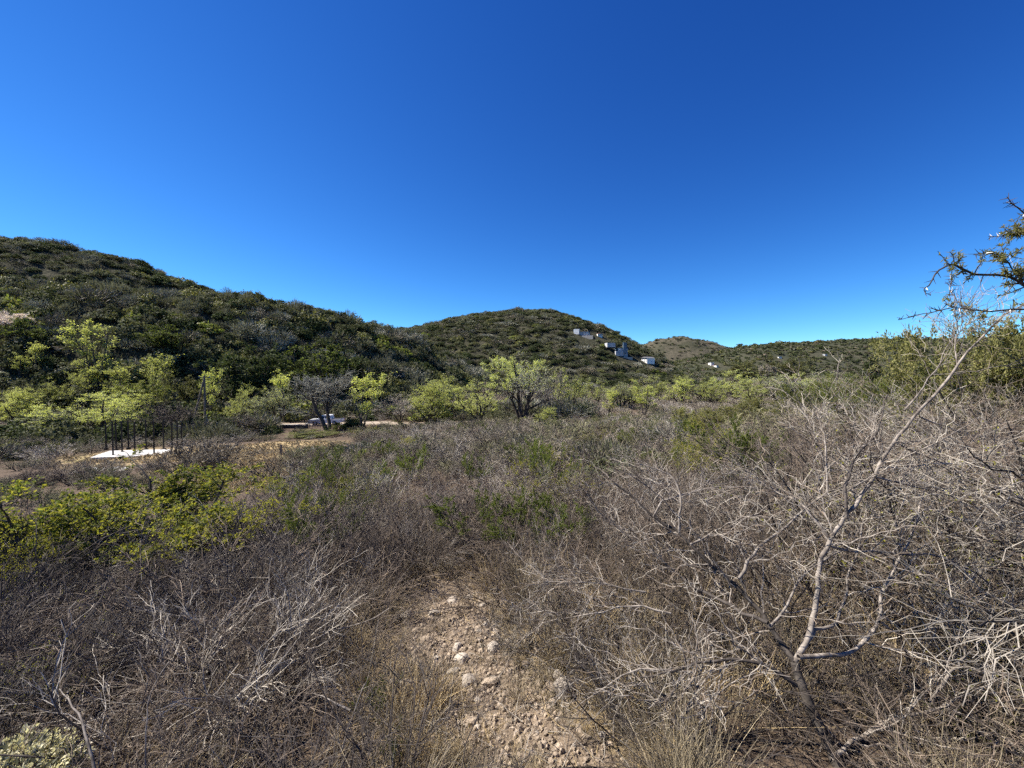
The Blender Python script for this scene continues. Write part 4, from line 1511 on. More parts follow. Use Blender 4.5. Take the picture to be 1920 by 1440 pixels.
# taller bushes at the spur's foot and on the bank below the road
bank = []
for x0, x1, y0, y1, st, lo, hi in ((-118, 16, 77.5, 96, 4.2, 2.0, 3.4), (-74, -37, 55, 69, 3.0, 1.5, 2.6), (-72, -49.5, 36, 55, 2.8, 0.7, 1.3), (-37, -22, 60, 69, 3.0, 1.2, 2.0), (-22, 4, 64, 69.5, 2.8, 0.7, 1.2)):
    X, Y = np.meshgrid(np.arange(x0, x1, st), np.arange(y0, y1, st), indexing='ij')
    X = (X + RNG.uniform(-.5, .5, X.shape) * st).ravel()
    Y = (Y + RNG.uniform(-.5, .5, Y.shape) * st).ravel()
    Z = H(X, Y)
    ok = (Z < left_spur.h(X, Y) + 60) & (np.abs(pix(X, Y, Z)[0] - 960) < 1040) & ((Y < 71) | (Z < -4.5)) & (np.abs(pix(X, Y, Z)[0] - 612) > (34 if y0 < 71 else 0))
    if y0 < 71:
        q = pix(X, Y, Z)[0]
        ok &= (q < 512) | (q > 655)
    bank.append(shrub_rows(X[ok], Y[ok], Z[ok], lo, hi, [2, 2, 2, 2.4, 1.2, 2.4, 1.6, 1.0, 3.0] if y0 > 71 else [2, 0.5, 0.4, 0.4, 0.5, 5, 0.6, 0.2, 2.0], (0.8, 1.25)))  # below the road, mostly dark-leaved kinds: the hedge's shade put into leaf colour
bank = np.concatenate(bank)


def where_on_bank(x, y, z):
    px, py = pix(x, y, z)
    a = "left of the steel posts" if px < 195 else "behind the steel posts" if px < 345 else "between the steel posts and the picket gate" if px < 560 else "around the white pickup" if px < 700 else "behind the row of lime willows"
    return ("beyond the road, " if y > 75 else "below the road, ") + a


for r in bank:
    k = int(r[9])
    sz = "large " if r[6] > 2.7 else ("small " if r[6] < 1.5 else "")
    thing("valley_shrub", HS[k], r[:3], "%s%s %s" % (sz, KINDW[k], where_on_bank(*r[:3])), "shrub", "shrubs along the dirt road", r[5], tuple(r[6:9]), (r[3], r[4]))
scatter("spur_shrubbery", spur[~single], HSM, "smaller scrub filling the upper and hidden parts of the spur", "scrub")
X, Y, Z = cover(left_hill, 4.9)
scatter("left_hill_shrubbery", shrub_rows(X, Y, Z, 2.2, 4.0, [3, 3, 1.6, 1.4, 0.8, 2.6, 1, 0.2, 1.4], (0.6, 0.9)), HSM, "dense dark scrub covering the tall left hill", "scrub")
X, Y, Z = cover(central_hill, 4.6)
k = free_of_houses(X, Y)
X, Y, Z = X[k], Y[k], Z[k]
scatter("central_hill_shrubbery", shrub_rows(X, Y, Z, 2.2, 4.3, [3, 3, 1.6, 1.2, 1.4, 2.0, 1, 0.3, 1.8], (0.55, 0.85)), HSM, "even olive-grey scrub covering the rounded central hill", "scrub")
X, Y, Z = cover(distant_ridge, 7.5)
k = free_of_houses(X, Y)
scatter("distant_ridge_shrubbery", shrub_rows(X[k], Y[k], Z[k], 2.6, 4.4, [3, 2, 1.2, 3, 1, 1.2], (0.6, 1.0)), HSF, "dark scrub woodland covering the long distant ridge", "scrub")
X, Y, Z = cover(distant_hill, 11.0, 0.75)
k = free_of_houses(X, Y)
scatter("distant_hill_shrubbery", shrub_rows(X[k], Y[k], Z[k], 2.6, 4.6, [2, 3, 2, 1, 3, 1], (0.5, 0.9)), HSF, "sparse brownish scrub on the distant peak", "scrub")

# ================================================================== SCRUB OF THE NEAR SLOPE AND THE VALLEY FLOOR
NEAR = [thorn_shrub(101), thorn_shrub(102, "twig_brown", n3=650), thorn_shrub(103, "twig_grey", n2=200, n3=700, spread=0.95), fine_shrub(104), fine_shrub(105, "twig_grey"), fine_shrub(106, "twig_brown", up=-0.02),
        thorn_shrub(107, "twig_dark", n3=560), thorn_shrub(108, "twig_grey", leaf="leaf_yellow", nleaf=700, ll=0.026, leaf_z=0.5), fine_shrub(109, "twig_dark", n2=600)]
NEARW = ["bare grey thorn shrub", "bare brown thorn shrub", "wide bare thorn shrub", "dense mound of fine brown twigs", "dense mound of fine grey twigs", "sprawling brown twig mound", "dark-stemmed bare thorn shrub", "thorn shrub with a few yellow leaves", "dark mound of fine twigs"]
NEAR_H = []
for p in NEAR:
    NEAR_H.append(dims(p)[:2])
MIDP = list((thorn_shrub(111, "twig_mauve", n1=40, n2=220, n3=620, fine=2.6), thorn_shrub(112, "twig_brown", n1=40, n2=220, n3=620, fine=2.6), fine_shrub(113, "twig_mauve", n1=130, n2=700, fine=3.0),
                           fine_shrub(114, "twig_grey", n1=130, n2=700, fine=3.0), fine_shrub(115, "twig_olive", n1=130, n2=700, fine=3.2), thorn_shrub(116, "twig_olive", n1=40, n2=220, n3=500, fine=2.6, leaf="leaf_drab", nleaf=1200, ll=0.05)))
MID = [merged(p) for p in MIDP]
MID_H = np.array([dims(p)[0] for p in MIDP])
RNG = np.random.default_rng(77)
BLOCK = []   # (x, y, r) kept free for single plants


def field(y0, y1, step, margin):
    X, Y = np.meshgrid(np.arange(-y1 * 1.5 - 6, y1 * 1.5 + 6, step), np.arange(max(y0 - 1, 0.4), y1, step), indexing='ij')
    X = (X + RNG.uniform(-0.5, 0.5, X.shape) * step).ravel()
    Y = (Y + RNG.uniform(-0.5, 0.5, Y.shape) * step).ravel()
    R = np.hypot(X * 0.75, Y)
    ok = (R >= y0) & (R < y1) & (np.abs(X) < 1.32 * Y + margin) & (Y > 0.5)
    ok &= clear_mask(X, Y) < 0.25
    ok &= path_dist(X, Y) > 1.05
    ok &= np.abs(Y - ROAD_Y(X)) > np.where(X < 14, 3.2, 0)
    Z = near(X, Y)
    ok &= Z > H(X, Y) - 0.3
    return X[ok], Y[ok], Z[ok]


def pxof(X, Y):
    return 960 + F * X / Y


# open sight lines of the photograph: (photo x, half width, reach, lowest line kept open)
SIGHT = [(394, 70, 20, 880), (215, 235, 5.0, 1065), (615, 110, 4.4, 1050), (945, 120, 5.2, 1010), (1390, 75, 6.5, 875), (440, 75, 20, 925), (702, 55, 2.35, 1375), (1085, 65, 5.6, 930), (850, 110, 4.2, 1140), (1870, 70, 2.4, 1330), (1830, 140, 7.0, 690)]


def bank_h(x, y, z, h):
    """the bank on the right climbs to the edge: shrubs there grow up to its outline"""
    px = pxof(x, y)
    if px > 1300 and math.hypot(x, y) > 3.6:
        top = np.interp(px, [1300, 1500, 1600, 1750, 1900], [815, 775, 740, 695, 665])
        h = max(h, min((P(px, top, y)[2] - z) * RNG.uniform(0.7, 1.0), 2.3))
    return h


def sight_h(x, y, z, h):
    px = pxof(x, y)
    for sx, hw, D, py in SIGHT:
        if abs(px - sx) < hw and y < D - 0.15:
            h = min(h, max(P(px, py, y)[2] - z, 0.18))
    return h


# nearest tangle: every shrub an object
singles = []
X, Y, Z = field(1.45, 7.0, 0.56, 1.2)
for x, y, z in zip(X, Y, Z):
    px = pxof(x, y)
    r = math.hypot(x, y)
    pd = float(path_dist(np.array([x]), np.array([y]))[0])
    if (780 < px < 1160 and r < 2.4) or (px > 1100 and y < 1.85) or y < 1.4:
        continue
    hmax = np.interp(r, [1.4, 2.2, 3.2, 4.5, 7], [0.42, 0.5, 0.66, 0.85, 0.95])
    if px < 720:
        hmax *= np.interp(r, [1.8, 3.0, 5.0], [1.1, 1.3, 1.15])
    if px > 1150 and r > 2.4:
        hmax *= np.interp(px, [1150, 1400, 1600, 1900], [1.0, 1.25, 1.7, 2.0])
    if pd < 1.6:
        hmax *= 0.7
    if px > 1150 and r < 3.0:
        hmax *= 0.95
    wts = [3, 2.4, 2, 3, 2.6, 2.4, 1.6, 0.7, 1.4]
    if px > 1120 and r < 3.3:          # under the pale thorn tree: low, fine and dark
        wts = [0.2, 1.0, 0.2, 4, 0.5, 4, 1.2, 0.3, 3]
        hmax = min(hmax, np.interp(px, [1120, 1500, 1900], [0.40, 0.42, 0.58]))
    elif px > 1120:
        wts = [1.2, 3.4, 0.8, 3, 1.6, 2.4, 2.0, 0.7, 1.4]
    k = int(RNG.choice(9, p=np.array(wts) / sum(wts)))
    hmax = bank_h(x, y, z, hmax)
    if hmax / NEAR_H[k][0] > 1.05:
        k = int(RNG.choice([1, 1, 6, 0, 7]))
    singles.append((x, y, z, k, sight_h(x, y, z, hmax * RNG.uniform(0.75, 1.15))))
X, Y, Z = field(7.0, 13.0, 0.95, 1.5)
rest = []
for x, y, z in zip(X, Y, Z):
    px = pxof(x, y)
    r = math.hypot(x, y)
    hm = RNG.uniform(0.7, 1.15) * (np.interp(px, [1300, 1800], [1.0, 1.75]) if px > 1300 else np.interp(px, [420, 760], [0.6, 1.0]))
    k = int(RNG.choice(9, p=np.array([2, 3.6, 1.4, 2.6, 2.4, 1.6, 2.0, 0.9, 1.0]) / 17.5))
    hm *= 0.72 + 0.5 * float(wob(x, y, 4.3, 11))
    hm = bank_h(x, y, z, max(hm, 0.4))
    if hm / NEAR_H[k][0] > 1.05:
        k = int(RNG.choice([1, 1, 6, 0, 7]))
    rest.append((x, y, z, k, sight_h(x, y, z, hm)))
allp = np.array(singles + rest)
inf = in_frame(allp[:, 0], allp[:, 1], allp[:, 2] + 0.5, 30)
size = np.where(inf, allp[:, 4] / np.hypot(allp[:, 0], allp[:, 1]), 0)
order = np.argsort(-size)
sing = np.zeros(len(allp), bool)
sing[order[:260]] = True
sing &= inf


def near_place(x, y):
    px = pxof(x, y)
    r = math.hypot(x, y)
    if r < 3.2:
        a = "at the bottom left corner of the tangle" if px < 330 else "close beside the stony path, on its left" if px < 780 else "close beside the stony path, on its right" if px < 1300 else "under the pale thorn tree"
    elif r < 6:
        a = "below the yellow-leaved bush" if px < 480 else "left of the path's far end" if px < 840 else "behind the path's far end" if px < 1080 else "just behind the pale thorn tree's left limb" if px < 1480 else "behind the pale thorn tree's trunk" if px < 1720 else "in the tangle at the right edge"
    else:
        a = "beyond the yellow-leaved bush" if px < 480 else "in the middle slope left of the path" if px < 900 else "in the middle slope beyond the path" if px < 1250 else "beyond the thorn tree's left limb" if px < 1560 else "on the right slope below the olive mound"
    return a


for j, (x, y, z, k, hm) in enumerate(allp):
    k = int(k)
    if not sing[j]:
        continue
    s = hm / NEAR_H[k][0]
    sw = s * RNG.uniform(0.95, 1.35)
    szw = "tall " if hm > 1.45 else ("low " if hm < 0.6 else "")
    thing("thorn_shrub", NEAR[k], (x, y, z), "%s%s %s" % (szw, NEARW[k], near_place(x, y)), "shrub", "bare shrubs of the slope", RNG.uniform(0, 6.28), (sw, sw, s), (RNG.uniform(-.15, .15), RNG.uniform(-.15, .15)))
rows = [(x, y, z, RNG.uniform(-.15, .15), RNG.uniform(-.15, .15), RNG.uniform(0, 6.28), hm / NEAR_H[int(k)][0] * 1.15, hm / NEAR_H[int(k)][0] * 1.15, hm / NEAR_H[int(k)][0], k) for (x, y, z, k, hm), sg in zip(allp, sing) if not sg]


def mid_rows(y0, y1, step, hmin, hmax, wide, margin, probs):
    X, Y, Z = field(y0, y1, step, margin)
    n = len(X)
    h = RNG.uniform(hmin, hmax, n) * (0.85 + 0.25 * wob(X, Y, 17, 9)) * np.clip(0.95 + 0.45 * wob(X, Y, 5.5, 12), 0.35, 1.5)
    h = h * np.where(pxof(X, Y) > 1400, np.interp(np.hypot(X, Y), [12, 30, 60], [1.25, 1.1, 1.0]), 1)
    h = h * np.interp(pxof(X, Y), [380, 700], [0.62, 1.0]) if y0 < 30 else h
    pick = RNG.choice(6, n, p=np.array(probs) / sum(probs))
    q = pxof(X, Y)
    h = np.where((q > 512) & (q < 658) & (Y > 36) & (Y < 70), h * 0.4, h)   # low ground before the gate
    h = h / MID_H[pick]
    return np.stack([X, Y, Z, RNG.uniform(-.1, .1, n), RNG.uniform(-.1, .1, n), RNG.uniform(0, 6.28, n), h * wide, h * wide, h, pick], 1)


M1 = mid_rows(13.0, 34, 1.25, 0.6, 1.35, 1.4, 2, [2, 2, 2.2, 1.8, 3, 2.6])
M2 = mid_rows(34, 70, 2.0, 0.7, 1.5, 1.7, 4, [2.4, 2, 3, 2, 2.6, 1.8])
M3 = mid_rows(72, 200, 3.2, 1.0, 2.0, 1.9, 8, [2, 1, 5, 2, 1.4, 1.0])
M4 = mid_rows(200, 520, 8.0, 2.2, 4.0, 2.0, 8, [1, 1, 3, 2, 2, 2])
NEARM = [merged(p) for p in NEAR]
UNDER = [merged(fine_shrub(121, "twig_dark", n1=110, n2=420, h=1.0, up=-0.03)), merged(fine_shrub(122, "twig_brown", n1=110, n2=420, h=1.0, up=-0.03))]  # extra layer of dark twigs, added to deepen the shade near the ground
X, Y, Z = field(1.3, 8.0, 0.44, 0.8)
ok = (path_dist(X, Y) > 1.25) & ~((np.abs(pxof(X, Y) - 1525) < 210) & (Y < 2.0))
X, Y, Z = X[ok], Y[ok], Z[ok]
n = len(X)
h = RNG.uniform(0.28, 0.5, n) * np.interp(np.hypot(X, Y), [1.4, 4], [0.95, 1.15])
scatter("dark_undergrowth", np.stack([X, Y, Z, RNG.uniform(-.2, .2, n), RNG.uniform(-.2, .2, n), RNG.uniform(0, 6.28, n), h * 1.7, h * 1.7, h, RNG.integers(0, 2, n)], 1), UNDER, "low matted dark twigs added to deepen the shade beneath the near shrubs", "undergrowth")
scatter("thorn_scrub", rows, NEARM, "tangled bare thorn scrub filling the gaps of the near slope", "scrub")
scatter("slope_scrub", M1, MID, "bare mauve-grey scrub covering the middle slope", "scrub")
scatter("valley_scrub", M2, MID, "bare mauve-grey scrub covering the valley floor before the willows", "scrub")
scatter("far_valley_scrub", np.concatenate([M3, M4]), MID, "brownish scrub of the valley floor beyond the willows", "scrub")

# ------------------------------------------------------------------ dry grass, weeds, stones
TUFTS = [tuft(131, "straw", 60, 0.4, 0.0018), tuft(132, "straw_grey", 80, 0.5, 0.0018, 0.7), tuft(133, "straw", 50, 0.28, 0.0018, 0.9), tuft(134, "straw_grey", 60, 0.35, 0.0018, 1.0), tuft(135, "straw_grey", 70, 0.6, 0.0018, 0.45)]
RNG = np.random.default_rng(99)
N = 16000
y = np.where(RNG.random(N) < 0.85, RNG.uniform(1.2, 9, N), RNG.uniform(9, 18, N))
px = RNG.uniform(-60, 1980, N)
x = (px - 960) / F * y
pd = path_dist(x, y)
want = np.where(px > 1050, np.where(y < 2.3, 0.10, 0.22), 0.04)
want = np.where((px > 1330) & (px < 1720) & (y < 1.97), 0.0, want)
want = np.where((pd > 1.0) & (pd < 2.0), np.where(px > 900, 0.42, 0.3), want)
want = np.where(pd < 1.0, np.where(pd > 0.6, 0.4, 0.2), want)
sc = RNG.uniform(0.35, 0.85, N) * np.where(pd < 1.4, 0.6, 1) * np.where((px > 1450) & (y > 2), 1.3, 1)
g = np.stack([x, y, near(x, y), RNG.uniform(-.3, .3, N), RNG.uniform(-.3, .3, N), RNG.uniform(0, 6.28, N), sc, sc, sc, RNG.integers(0, 5, N)], 1)[RNG.random(N) < want]
scatter("dry_grass", g, TUFTS, "tan dry grass growing beside the stony path and under the thorn tree", "grass")
TUFTF = [tuft(141, "straw", 60, 0.5, 0.014, 0.7), tuft(142, "straw_grey", 60, 0.55, 0.014, 0.7)]
g = []
for cx, cy, rx, ry in CLEAR:
    N = 1500
    x, y = cx + RNG.uniform(-1.3, 1.3, N) * rx, cy + RNG.uniform(-1.3, 1.3, N) * ry
    ok = (clear_mask(x, y) > RNG.uniform(0.1, 0.9, N)) & ~((x > -49) & (x < -35) & (y > 43) & (y < 51))
    sc = RNG.uniform(0.15, 0.45, N)
    g.append(np.stack([x, y, H(x, y), 0 * x, 0 * x, RNG.uniform(0, 6.28, N), sc * 1.3, sc * 1.3, sc, RNG.integers(0, 2, N)], 1)[ok])
g = np.concatenate(g)
scatter("meadow_grass", g, TUFTF, "sunlit dry grass of the clearing around the white slab", "grass")

for px, py, hh, lb in ((918, 1112, 0.42, "rusty dry grass tuft at the far end of the path"), (800, 1345, 0.30, "tan dry grass tuft on the path's near left side"), (838, 1330, 0.24, "small tan grass tuft beside the narrow tan stone"),
                       (1120, 1190, 0.42, "greenish-tan grass tuft right of the path under bare twigs"), (1700, 1180, 0.5, "tall straw tuft behind the pale thorn tree's right limb"), (1760, 1120, 0.55, "tall straw tuft near the right edge")):
    p = hit(px, py, 0.5)
    o = link("grass_tuft", tuft(int(px), "straw", 150, hh, 0.0017, 0.42))
    o.location = p
    tag(o, lb, "grass tuft", "tufts of dry grass")
RNG = np.random.default_rng(97)
STK = []
for i in range(6):
    gg = Geo()
    q = walk(np.zeros((3, 3)), unit(np.array([[0.3, 0, 1.0], [0.5, 0.3, 0.8], [-0.2, 0.4, 0.9]])), RNG.uniform(0.35, 0.65, 3), 8, 0.06, -0.06)
    gg.tubes(q, np.linspace(0.0016, 0.0007, 8)[None] * np.ones((3, 1)), 4, ("twig_grey", "straw", "twig_grey", "straw_grey", "twig_grey", "straw")[i])
    STK.append(gg.mesh("stalks"))
N = 1500
y = 1.5 + 5.5 * RNG.random(N) ** 1.3
px = RNG.uniform(-40, 1960, N)
x = (px - 960) / F * y
sc = RNG.uniform(0.6, 1.25, N) * np.interp(y, [1.5, 4], [0.75, 1.1])
ok = (path_dist(x, y) > 1.2) & ~((px > 1100) & (y < 1.9))
g = np.stack([x, y, near(x, y), RNG.uniform(-.5, .5, N), RNG.uniform(-.5, .5, N), RNG.uniform(0, 6.28, N), sc, sc, sc, RNG.integers(0, 6, N)], 1)[ok]
scatter("dry_stalks", g, STK, "thin pale dry stalks sticking out of the near tangle", "stalks")
RNG = np.random.default_rng(98)
LIT = []
for i in range(4):
    gg = Geo()
    q = walk(np.zeros((1, 3)), np.array([[1.0, 0, 0]]), 0.16, 5, 0.22, 0.0)
    gg.tubes(q, np.linspace(0.0022, 0.001, 5)[None], 4, ("twig_grey", "twig_brown", "straw", "twig_dark")[i])
    LIT.append(gg.mesh("litter"))
N = 2600
px, y = RNG.uniform(600, 1300, N), RNG.uniform(1.3, 4.6, N)
x = (px - 960) / F * y
sc = RNG.uniform(0.3, 1.2, N)
g = np.stack([x, y, near(x, y) + 0.028, RNG.uniform(-.2, .2, N), RNG.uniform(-.2, .2, N), RNG.uniform(0, 6.28, N), sc, sc, sc, RNG.integers(0, 4, N)], 1)[path_dist(x, y) < 2.4]
scatter("twig_litter", g, LIT, "dry twig litter lying on and beside the stony path", "litter")
STONES = [stone_mesh(150 + i, "stone_pale" if i % 2 else "stone_tan", 0.25, 0.6 + 0.08 * (i % 4)) for i in range(8)]
PEB = [stone_mesh(170 + i, "stone_tan", 0.3, 0.7) for i in range(4)]
N = 6500
t = RNG.uniform(0, len(PATH) - 1.001, N)
i = t.astype(int)
f = (t - i)[:, None]
c = PATH[i] * (1 - f) + PATH[i + 1] * f + RNG.normal(0, 0.75, (N, 2)) * PATH_W[i][:, None]
x, y = c[:, 0], c[:, 1]
sc = 0.004 + 0.018 * RNG.random(N) ** 3
g = np.stack([x, y, near(x, y) + np.where(path_dist(x, y) < 0.88, 0.022, 0) + sc * 0.2, RNG.uniform(0, 3, N), RNG.uniform(0, 3, N), RNG.uniform(0, 6.28, N), sc, sc, sc, RNG.integers(0, 4, N)], 1)
scatter("gravel", g, PEB, "loose pale gravel strewn over the dirt path", "gravel")

ROCKS = [  # px, py, diameter px, stone, label
    (1058, 1302, 52, 1, "rounded pale grey rock, largest beside the path on its right"),
    (1030, 1296, 26, 4, "tan stone leaning against the largest rock's left side"),
    (1048, 1272, 20, 3, "small pale stone just above the largest rock"),
    (928, 1222, 27, 5, "white flat-topped stone in the middle of the path"),
    (857, 1222, 22, 3, "pale upright stone left of the white flat-topped one"),
    (866, 1246, 30, 7, "grey-white lump below the pale upright stone"),
    (850, 1268, 28, 1, "pale stone on the path's left side above the dry tuft"),
    (880, 1290, 32, 5, "broken grey stone in the centre of the path"),
    (918, 1290, 34, 2, "tan stone half buried in the path's centre"),
    (760, 1296, 30, 7, "grey stone under the twigs left of the path"),
    (736, 1290, 20, 1, "small grey stone left of its neighbour under the twigs"),
    (853, 1324, 24, 6, "narrow tan stone beside the dry grass tuft"),
    (883, 1362, 28, 2, "tan block near the bottom of the path"),
    (895, 1376, 17, 3, "small white stone touching the tan block"),
    (928, 1388, 18, 0, "brown stone with a dark shadow at the path's bottom"),
    (1085, 1376, 20, 4, "tan stone at the path's lower right edge"),
    (1130, 1384, 16, 1, "small white stone at the right edge of the path"),
    (1100, 1394, 18, 6, "flat tan stone between two others at the lower right"),
    (812, 1158, 22, 7, "pale stone at the path's far end, right one"),
    (765, 1162, 26, 5, "pale flat stone at the path's far end, left one"),
    (850, 1135, 24, 3, "light stone at the foot of the far dry tuft"),
    (880, 1128, 18, 1, "small light stone farthest along the path"),
    (800, 1205, 22, 0, "tan stone in the broad sunlit part of the path"),
    (780, 1190, 16, 2, "small tan stone at the sunlit part's left side"),
    (910, 1178, 14, 7, "small pale stone right of the sunlit part"),
    (930, 1192, 16, 4, "small tan stone above the white flat-topped one"),
    (970, 1150, 20, 3, "pale stone under the green broom shrub"),
    (1010, 1290, 16, 6, "small tan stone left of the largest rock"),
    (960, 1330, 18, 0, "brown stone right of the half buried one"),
    (1000, 1425, 20, 2, "brown stone at the bottom edge of the picture"),
    (1050, 1410, 18, 4, "tan pebbly stone near the bottom edge"),
    (820, 1240, 16, 1, "grey stone in the shade left of the path"),
]
for px, py, d, k, lb in ROCKS:
    p = hit(px, py, 0.5)
    r = d / F * p[1] * 0.64
    o = link("stone", STONES[k])
    o.location = (p[0], p[1], p[2] + r * 0.12 + 0.012)
    o.scale = (r, r, r)
    o.rotation_euler = (RNG.uniform(-.3, .3), RNG.uniform(-.3, .3), RNG.uniform(0, 6.28))
    tag(o, lb, "stone", "stones of the path")
small = 0
while small < 46:
    px, py = RNG.uniform(760, 1170), RNG.uniform(1120, 1436)
    p = hit(px, py, 0.5)
    if float(path_dist(p[:1], p[1:2])[0]) > 1.1:
        continue
    r = RNG.uniform(6, 11) / F * p[1]
    o = link("stone", STONES[int(RNG.integers(0, 8))])
    o.location = (p[0], p[1], p[2] + r * 0.08 + 0.012)
    o.scale = (r, r, r)
    o.rotation_euler = tuple(RNG.uniform(-.5, .5, 2)) + (RNG.uniform(0, 6.28),)
    tag(o, "fist-sized or smaller stone scattered %s" % ("at the path's far sunlit end" if py < 1210 else "across the middle of the path" if py < 1320 else "at the near end of the path, left half" if px < 960 else "at the near end of the path, right half"), "stone", "stones of the path")
    small += 1

# ================================================================== SINGLE PLANTS OF THE FOREGROUND
def plant_at(parts, name, px, D, top, wpx, label, group=None, cat="shrub", rz=0.0, base=None):
    x, y = P(px, 900, D)[:2]
    z = h1(x, y)
    hgt = max(P(px, top, D)[2] - z, 0.25)
    ph, pw, cx, cy = dims(parts)
    sz, sx = hgt / ph, wpx / F * D / pw
    ox, oy = cx * sx, cy * sx
    return thing(name, parts, (x - (ox * math.cos(rz) - oy * math.sin(rz)), y - (ox * math.sin(rz) + oy * math.cos(rz)), z - 0.03), label, cat, group, rz, (sx, sx, sz))


YB = leafy_shrub(201, "leaf_yellow", "leaf_green", 1.5, 1.4, 15000, 0.046, 0.6, n2=1300, low=0.25, full=0.65)
YB2 = thorn_shrub(202, "twig_dark", leaf="leaf_yellow", nleaf=7000, ll=0.032, leaf_z=0.5, h=1.5)
OL = leafy_shrub(203, "leaf_olive", "leaf_acacia", 2.6, 2.8, 26000, 0.075, 0.42, n2=1500)
OL2 = leafy_shrub(204, "leaf_olive", "leaf_green", 2.2, 2.6, 20000, 0.07, 0.45, n2=1200)
DKS = thorn_shrub(205, "twig_dark", n1=44, n2=320, n3=1100, h=1.5, spread=0.6)
BR = broom_shrub(206)
BR2 = broom_shrub(207, "leaf_green", 0.8, 3200, 0.03)
JUN = broom_shrub(208, "leaf_green", 1.6, 8000, 0.06)
SML = thorn_shrub(209, "twig_dark", n1=30, n2=260, n3=900, h=2.2, spread=0.45, leaf="leaf_yellow", nleaf=500, ll=0.03)
plant_at(YB, "yellow_bush", 270, 5.4, 862, 330, "glossy yellow-green bush, brightest foliage on the near slope", "leafy bushes of the near slope", "bush", 0.4)
plant_at(YB, "yellow_bush", 110, 5.0, 890, 310, "glossy yellow-green bush overlapping the brightest one's left side", "leafy bushes of the near slope", "bush", 2.9)
plant_at(YB2, "yellow_bush", 410, 4.9, 900, 260, "feathery yellow-green thorn bush right of the glossy bush", "leafy bushes of the near slope", "bush", 1.0)
plant_at(YB2, "yellow_bush", 5, 4.2, 965, 200, "yellow-leaved thorn bush cut by the left edge", "leafy bushes of the near slope", "bush", 2.0)
plant_at(YB2, "yellow_bush", 520, 9.0, 880, 120, "sparse yellow-green bush at the clearing's lower edge", "leafy bushes of the near slope", "bush", 3.0)
plant_at(YB2, "yellow_bush", 660, 7.2, 893, 120, "small yellow-topped thorn bush left of the green broom", "leafy bushes of the near slope", "bush", 4.0)
plant_at(DKS, "dark_thorn_bush", 615, 4.4, 930, 240, "black-stemmed bare bush left of the path's far end", None, "bush", 0.5)
plant_at(DKS, "dark_thorn_bush", 372, 4.4, 985, 210, "black forked trunk below the feathery yellow bush", None, "bush", 2.5)
for px, D, top, w, lb in ((70, 3.3, 985, 190, "black-stemmed bare shrub near the left edge below the yellow bushes"), (205, 3.8, 985, 170, "black-stemmed bare shrub below the glossy bush, second along"), (300, 2.9, 1050, 170, "crooked black bare shrub in the lower left tangle"),
                          (485, 3.5, 975, 190, "spreading black bare shrub between the forked trunk and the path"), (545, 2.6, 1095, 170, "low dark bare shrub nearer the path's left side"), (120, 2.5, 1130, 170, "low dark bare shrub above the cream flowers"), (720, 3.9, 960, 120, "slim dark bare shrub at the path's far left edge")):
    plant_at(DKS, "dark_thorn_bush", px, D, top, w, lb, None, "bush", px * 0.7)
plant_at(BR, "green_broom", 905, 5.2, 905, 170, "upright green broom shrub behind the path's far end", "green shrubs of the slope", "shrub", 0.3)
plant_at(BR, "green_broom", 985, 4.7, 930, 150, "darker green broom shrub right of the upright one", "green shrubs of the slope", "shrub", 2.2)
plant_at(BR2, "green_broom", 702, 2.35, 1262, 84, "small dark green feathery shrub beside the bottom of the path", "green shrubs of the slope", "shrub", 0.7)
plant_at(BR2, "green_broom", 735, 1.95, 1390, 60, "low green sprig at the bottom edge left of the path", "green shrubs of the slope", "shrub", 1.7)
plant_at(BR2, "green_broom", 1870, 2.4, 1245, 150, "green leafy weeds at the right edge under the thorn tree", "green shrubs of the slope", "shrub", 2.7)
plant_at(BR2, "green_broom", 1800, 2.0, 1385, 150, "low green weeds at the bottom right corner", "green shrubs of the slope", "shrub", 3.7)
plant_at(JUN, "juniper_bush", 1390, 6.5, 785, 150, "dark feathery juniper-like bush in the middle of the right slope", "green shrubs of the slope", "bush", 0.9)
plant_at(SML, "small_bare_tree", 1085, 5.6, 800, 140, "small bare tree with dark trunk in the middle slope", None, "tree", 0.2)
plant_at(SML, "small_bare_tree", 1520, 6.5, 770, 210, "grey bare tree amid the tangle left of the pale limb", None, "tree", 1.2)
OLIVES = [(OL, 1860, 7.2, 556, 270, "big olive-leaved mound at the right edge rising above the skyline"), (OL, 1965, 6.4, 552, 260, "olive shrub cut by the right edge beside the big mound"), (OL2, 1800, 8.5, 660, 150, "olive shrub low on the left side of the big mound"),
          (OL2, 1665, 10.5, 705, 150, "olive shrub on the bank between the round bush and the big mound"), (OL2, 1735, 9.6, 672, 130, "olive shrub leaning on the big mound's lower left"), (OL2, 1572, 30, 700, 110, "brown-green round bush on the right slope before the willows"), (OL2, 1500, 34, 720, 70, "dark green bush left of the brown-green round one"), (OL, 1405, 22, 748, 150, "low spreading olive bush on the right slope"),
          (OL, 1320, 24, 765, 110, "low olive bush, lowest of the spreading row"), (OL2, 1240, 30, 790, 46, "small olive bush in the middle of the bare scrub")]
for i, (pt, px, D, top, w, lb) in enumerate(OLIVES):
    plant_at(pt, "olive_bush", px, D, top, w, lb, "olive bushes of the right slope", "bush", i * 1.3)


